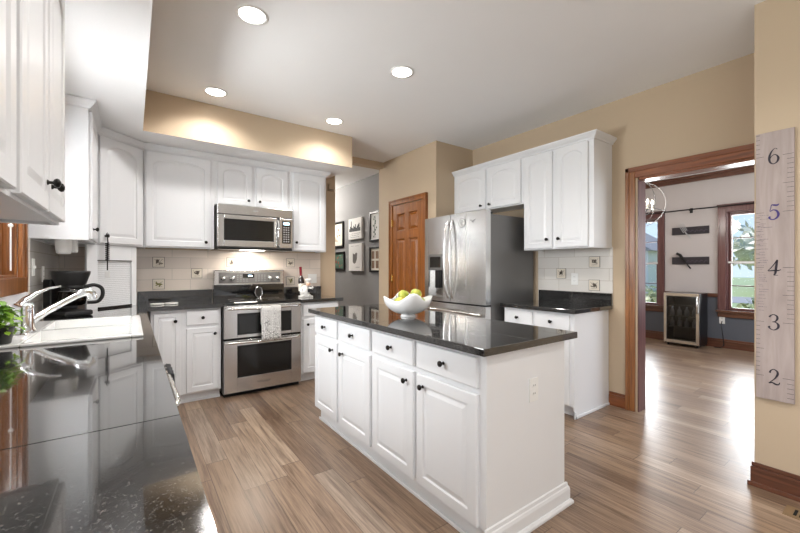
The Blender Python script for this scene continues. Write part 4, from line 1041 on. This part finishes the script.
l = bpy.data.lights.new('cooler_lamp', 'POINT'); l.energy = .6; l.shadow_soft_size = .02; lo = bpy.data.objects.new('cooler_lamp', l); COL.objects.link(lo); lo.location = (7.3, 2.23, .80)
rnd = random.Random(2)
bmesh_ = None
BT = ['leftmost of four', 'second from left', 'third from left', 'rightmost of four']
for zi, z in enumerate((.31, .49)):
    for k in range(4):
        r = thing('glass_bottle', 'pale glass bottle on the %s cooler shelf, %s' % (('lowest', 'middle')[zi], BT[k]), 'bottle', (7.16+.13, 2.47-(.08+k*.10), z), 0, 'bottles in the beverage cooler')
        if bmesh_ is None:
            o = MB().lathe([(.028, 0), (.03, .004), (.03, .08), (.012, .11), (.011, .14), (.001, .14)], seg=14).build('bottle_glass', 'silver_print', r); bmesh_ = o.data
        else: link('bottle_glass', bmesh_, r)
outlet(None, (XF-.001, 1.82, .44), -PI/2, 'white outlet low on the slate wall right of the beverage cooler')
o = MB().tube([(XF-.012, 1.82, .42), (XF-.05, 1.82, .36), (XF-.05, 1.80, .2), (XF-.04, 1.79, .05), (XF-.06, 1.82, .008), (XF-.09, 1.9, .008)], .006, 8).build('power_cord', 'black_plastic'); tag(o, 'black cord running down from the dining room outlet to the floor', 'cord')
for z, lab, lab2, kn in ((1.83, 'dark wooden wall plaque, upper of the two between the dining windows', 'light metal fork fixed across the upper plaque', False), (1.325, 'dark wooden wall plaque, lower of the two between the dining windows', 'dark metal knife fixed across the lower plaque', True)):
    r = thing('wall_plaque', lab, 'wall art', (XF, 2.49, z), -PI/2)
    MB().box(0, .51, -.02, 0, 0, .125).build('plank', 'plaque_wood', r, bevel=.004)
    m = MB()
    for k in range(5): m.tube([(.20+k*.06, -.022, .03+.01*(k % 2)), (.23+k*.06, -.022, .07), (.25+k*.06, -.022, .05)], .003, 5)
    m.build('carved_scrolls', 'ink_light', r)
    m = MB()
    if not kn:
        for s in range(4): m.tube([(.09+s*.022, -.03, .185+s*.008-.01), (.17+s*.016, -.03, .03+s*.012)], .005, 6)
        m.tube([(.19, -.03, .04), (.27, -.03, -.07)], .008, 6); m.build('fork', 'silver_print', r)
    else:
        m.tube([(.07, -.03, .19), (.12, -.03, .16), (.19, -.03, .04)], [.02, .024, .016], 8).tube([(.19, -.03, .04), (.27, -.03, -.07)], .011, 8); m.build('knife', 'iron', r)
cr = thing('curtain_rod', 'thin black curtain rod spanning the dining room wall', 'curtain rod', (XF-.08, 2.2, 2.235))
MB().tube([(0, 1.8, -.0), (0, -1.7, 0)], .011, 10).build('rod', 'iron', cr)
for y in (1.75, .02, -1.65): MB().tube([(.08, y, -.02), (.02, y, -.012), (0, y, -.012)], .009, 8).box(.07, .08, y-.02, y+.02, -.05, .03).build('bracket', 'iron', cr)
for y in (1.82, -1.72): MB().sphere((0, y, 0), .025, 12, 8).build('finial', 'iron', cr)
# orb chandelier
cd = thing('orb_chandelier', 'open metal orb chandelier with candle bulbs in the dining room', 'chandelier', (5.60, 2.22, 2.12))
R0 = .30
for k in range(4):
    rt = Matrix.Rotation(k*PI/4+.2, 4, 'Z') @ Matrix.Rotation(PI/2, 4, 'X') if k < 3 else Matrix.Rotation(.35, 4, 'X')
    MB().tube([rt @ Vector((R0*math.cos(2*PI*i/40), R0*math.sin(2*PI*i/40), 0)) for i in range(41)], .0045, 6, False).build('orb_ring', 'fridge_side', cd)
MB().tube([(0, 0, -.30), (0, 0, .58)], .008, 8).build('stem', 'iron', cd); MB().lathe([(.06, .68), (.055, .66), (.01, .64), (.008, .58)], seg=20).build('canopy', 'iron', cd)
for k in range(6):
    a = k*PI/3; x, y = .15*math.cos(a), .15*math.sin(a)
    ar = MB().tube([(0, 0, -.12), (x*.6, y*.6, -.14), (x, y, -.08)], .006, 6).lathe([(.02, -.085), (.022, -.078), (.012, -.075)], (x, y, 0), 12).build('arm', 'iron', cd)
    MB().lathe([(.010, -.08), (.010, .0)], (x, y, 0), 10).build('candle_sleeve', 'candle', ar); MB().lathe([(.008, 0), (.015, .02), (.008, .045), (.001, .06)], (x, y, 0), 10).build('bulb', 'bulb_glow', ar)
l = bpy.data.lights.new('chandelier_lamp', 'POINT'); l.energy = 14; l.shadow_soft_size = .15; l.color = (1, .95, .88); o = bpy.data.objects.new('chandelier_lamp', l); COL.objects.link(o); o.location = (5.6, 2.22, 2.1)

# ---------------------------------------------------------------- outdoors
g = B(-60, 90, -60, 90, -.6, -.45).build('ground_lawn', 'lawn'); struct(g)
struct(B(24, 29, -50, 60, -.45, -.43).build('ground_road', 'asphalt'))
def blob_tree(name, label, cat, loc, r, h, trunk, mat, group, seed, n=260):
    rnd = random.Random(seed); t = thing(name, label, cat, loc, 0, group)
    m = MB(); m.sphere((0, 0, h), r*.72, 12, 8, (1, 1, .85))
    for k in range(n):
        a = rnd.uniform(0, 2*PI); u = rnd.uniform(-.8, 1); rr = r*rnd.uniform(.6, 1.05); q = math.sqrt(1-u*u)
        c = Vector((rr*q*math.cos(a), rr*q*math.sin(a), h+rr*u*.85)); l = r*.16
        d1_ = Vector((rnd.uniform(-1, 1), rnd.uniform(-1, 1), rnd.uniform(-1, 1))).normalized(); d2_ = d1_.orthogonal().normalized()
        m.add([c-d1_*l, c+d2_*l*.5, c+d1_*l, c-d2_*l*.5], [(0, 1, 2, 3)])
    m.build('foliage', mat, t)
    m = MB().tube([(0, 0, 0), (.05, 0, h*.5), (0, .03, h)], [trunk, trunk*.8, trunk*.5], 8)
    m.build('trunk', 'bark', t)
blob_tree('leafy_bush', 'green bush close outside the right dining window', 'bush', (9.8, 1.6, -.45), .62, .62, .03, 'bush_leaf', 'bushes outside the dining windows', 1)
blob_tree('leafy_bush', 'green bush close outside the left dining window', 'bush', (9.7, 3.5, -.45), .70, .70, .03, 'bush_leaf', 'bushes outside the dining windows', 2)
blob_tree('leafy_bush', 'second green bush further right outside the right dining window', 'bush', (10.2, .4, -.45), .6, .55, .03, 'bush_leaf', 'bushes outside the dining windows', 3)
for i, (x, y, lab) in enumerate(((33, 3.4, 'bare-looking pale tree across the road seen in the right dining window'), (42, 7.5, 'pale tree across the road behind the gap between windows'), (40, -2.5, 'pale tree far right across the road'))):
    blob_tree('street_tree', lab, 'tree', (x, y, -.45), 2.6, 3.4, .25, 'tree_leaf', 'trees across the road', 10+i)
ho = thing('neighbor_house', 'cream house with a grey gabled roof seen through the left dining window', 'house', (31, 14.2, -.45))
MB().box(0, 6, -2.5, 3, 0, 3.0).build('wall', 'siding', ho)
MB().prism([(-2.9, 3.0), (3.4, 3.0), (.25, 5.0)], -6.2, .2, Matrix(((0, 0, -1, 0), (1, 0, 0, 0), (0, 1, 0, 0), (0, 0, 0, 1)))).build('roof', 'roof_grey', ho)
MB().box(-.02, 0, -1.2, -.3, 1.0, 2.2).box(-.02, 0, .9, 1.8, 1.0, 2.2).build('window', 'oven_glass', ho)
blob_tree('garden_shrub', 'yellow-green shrub outside the sink window', 'bush', (-3.0, 4.2, -.45), 1.2, 1.6, .05, 'bush_leaf', None, 30)
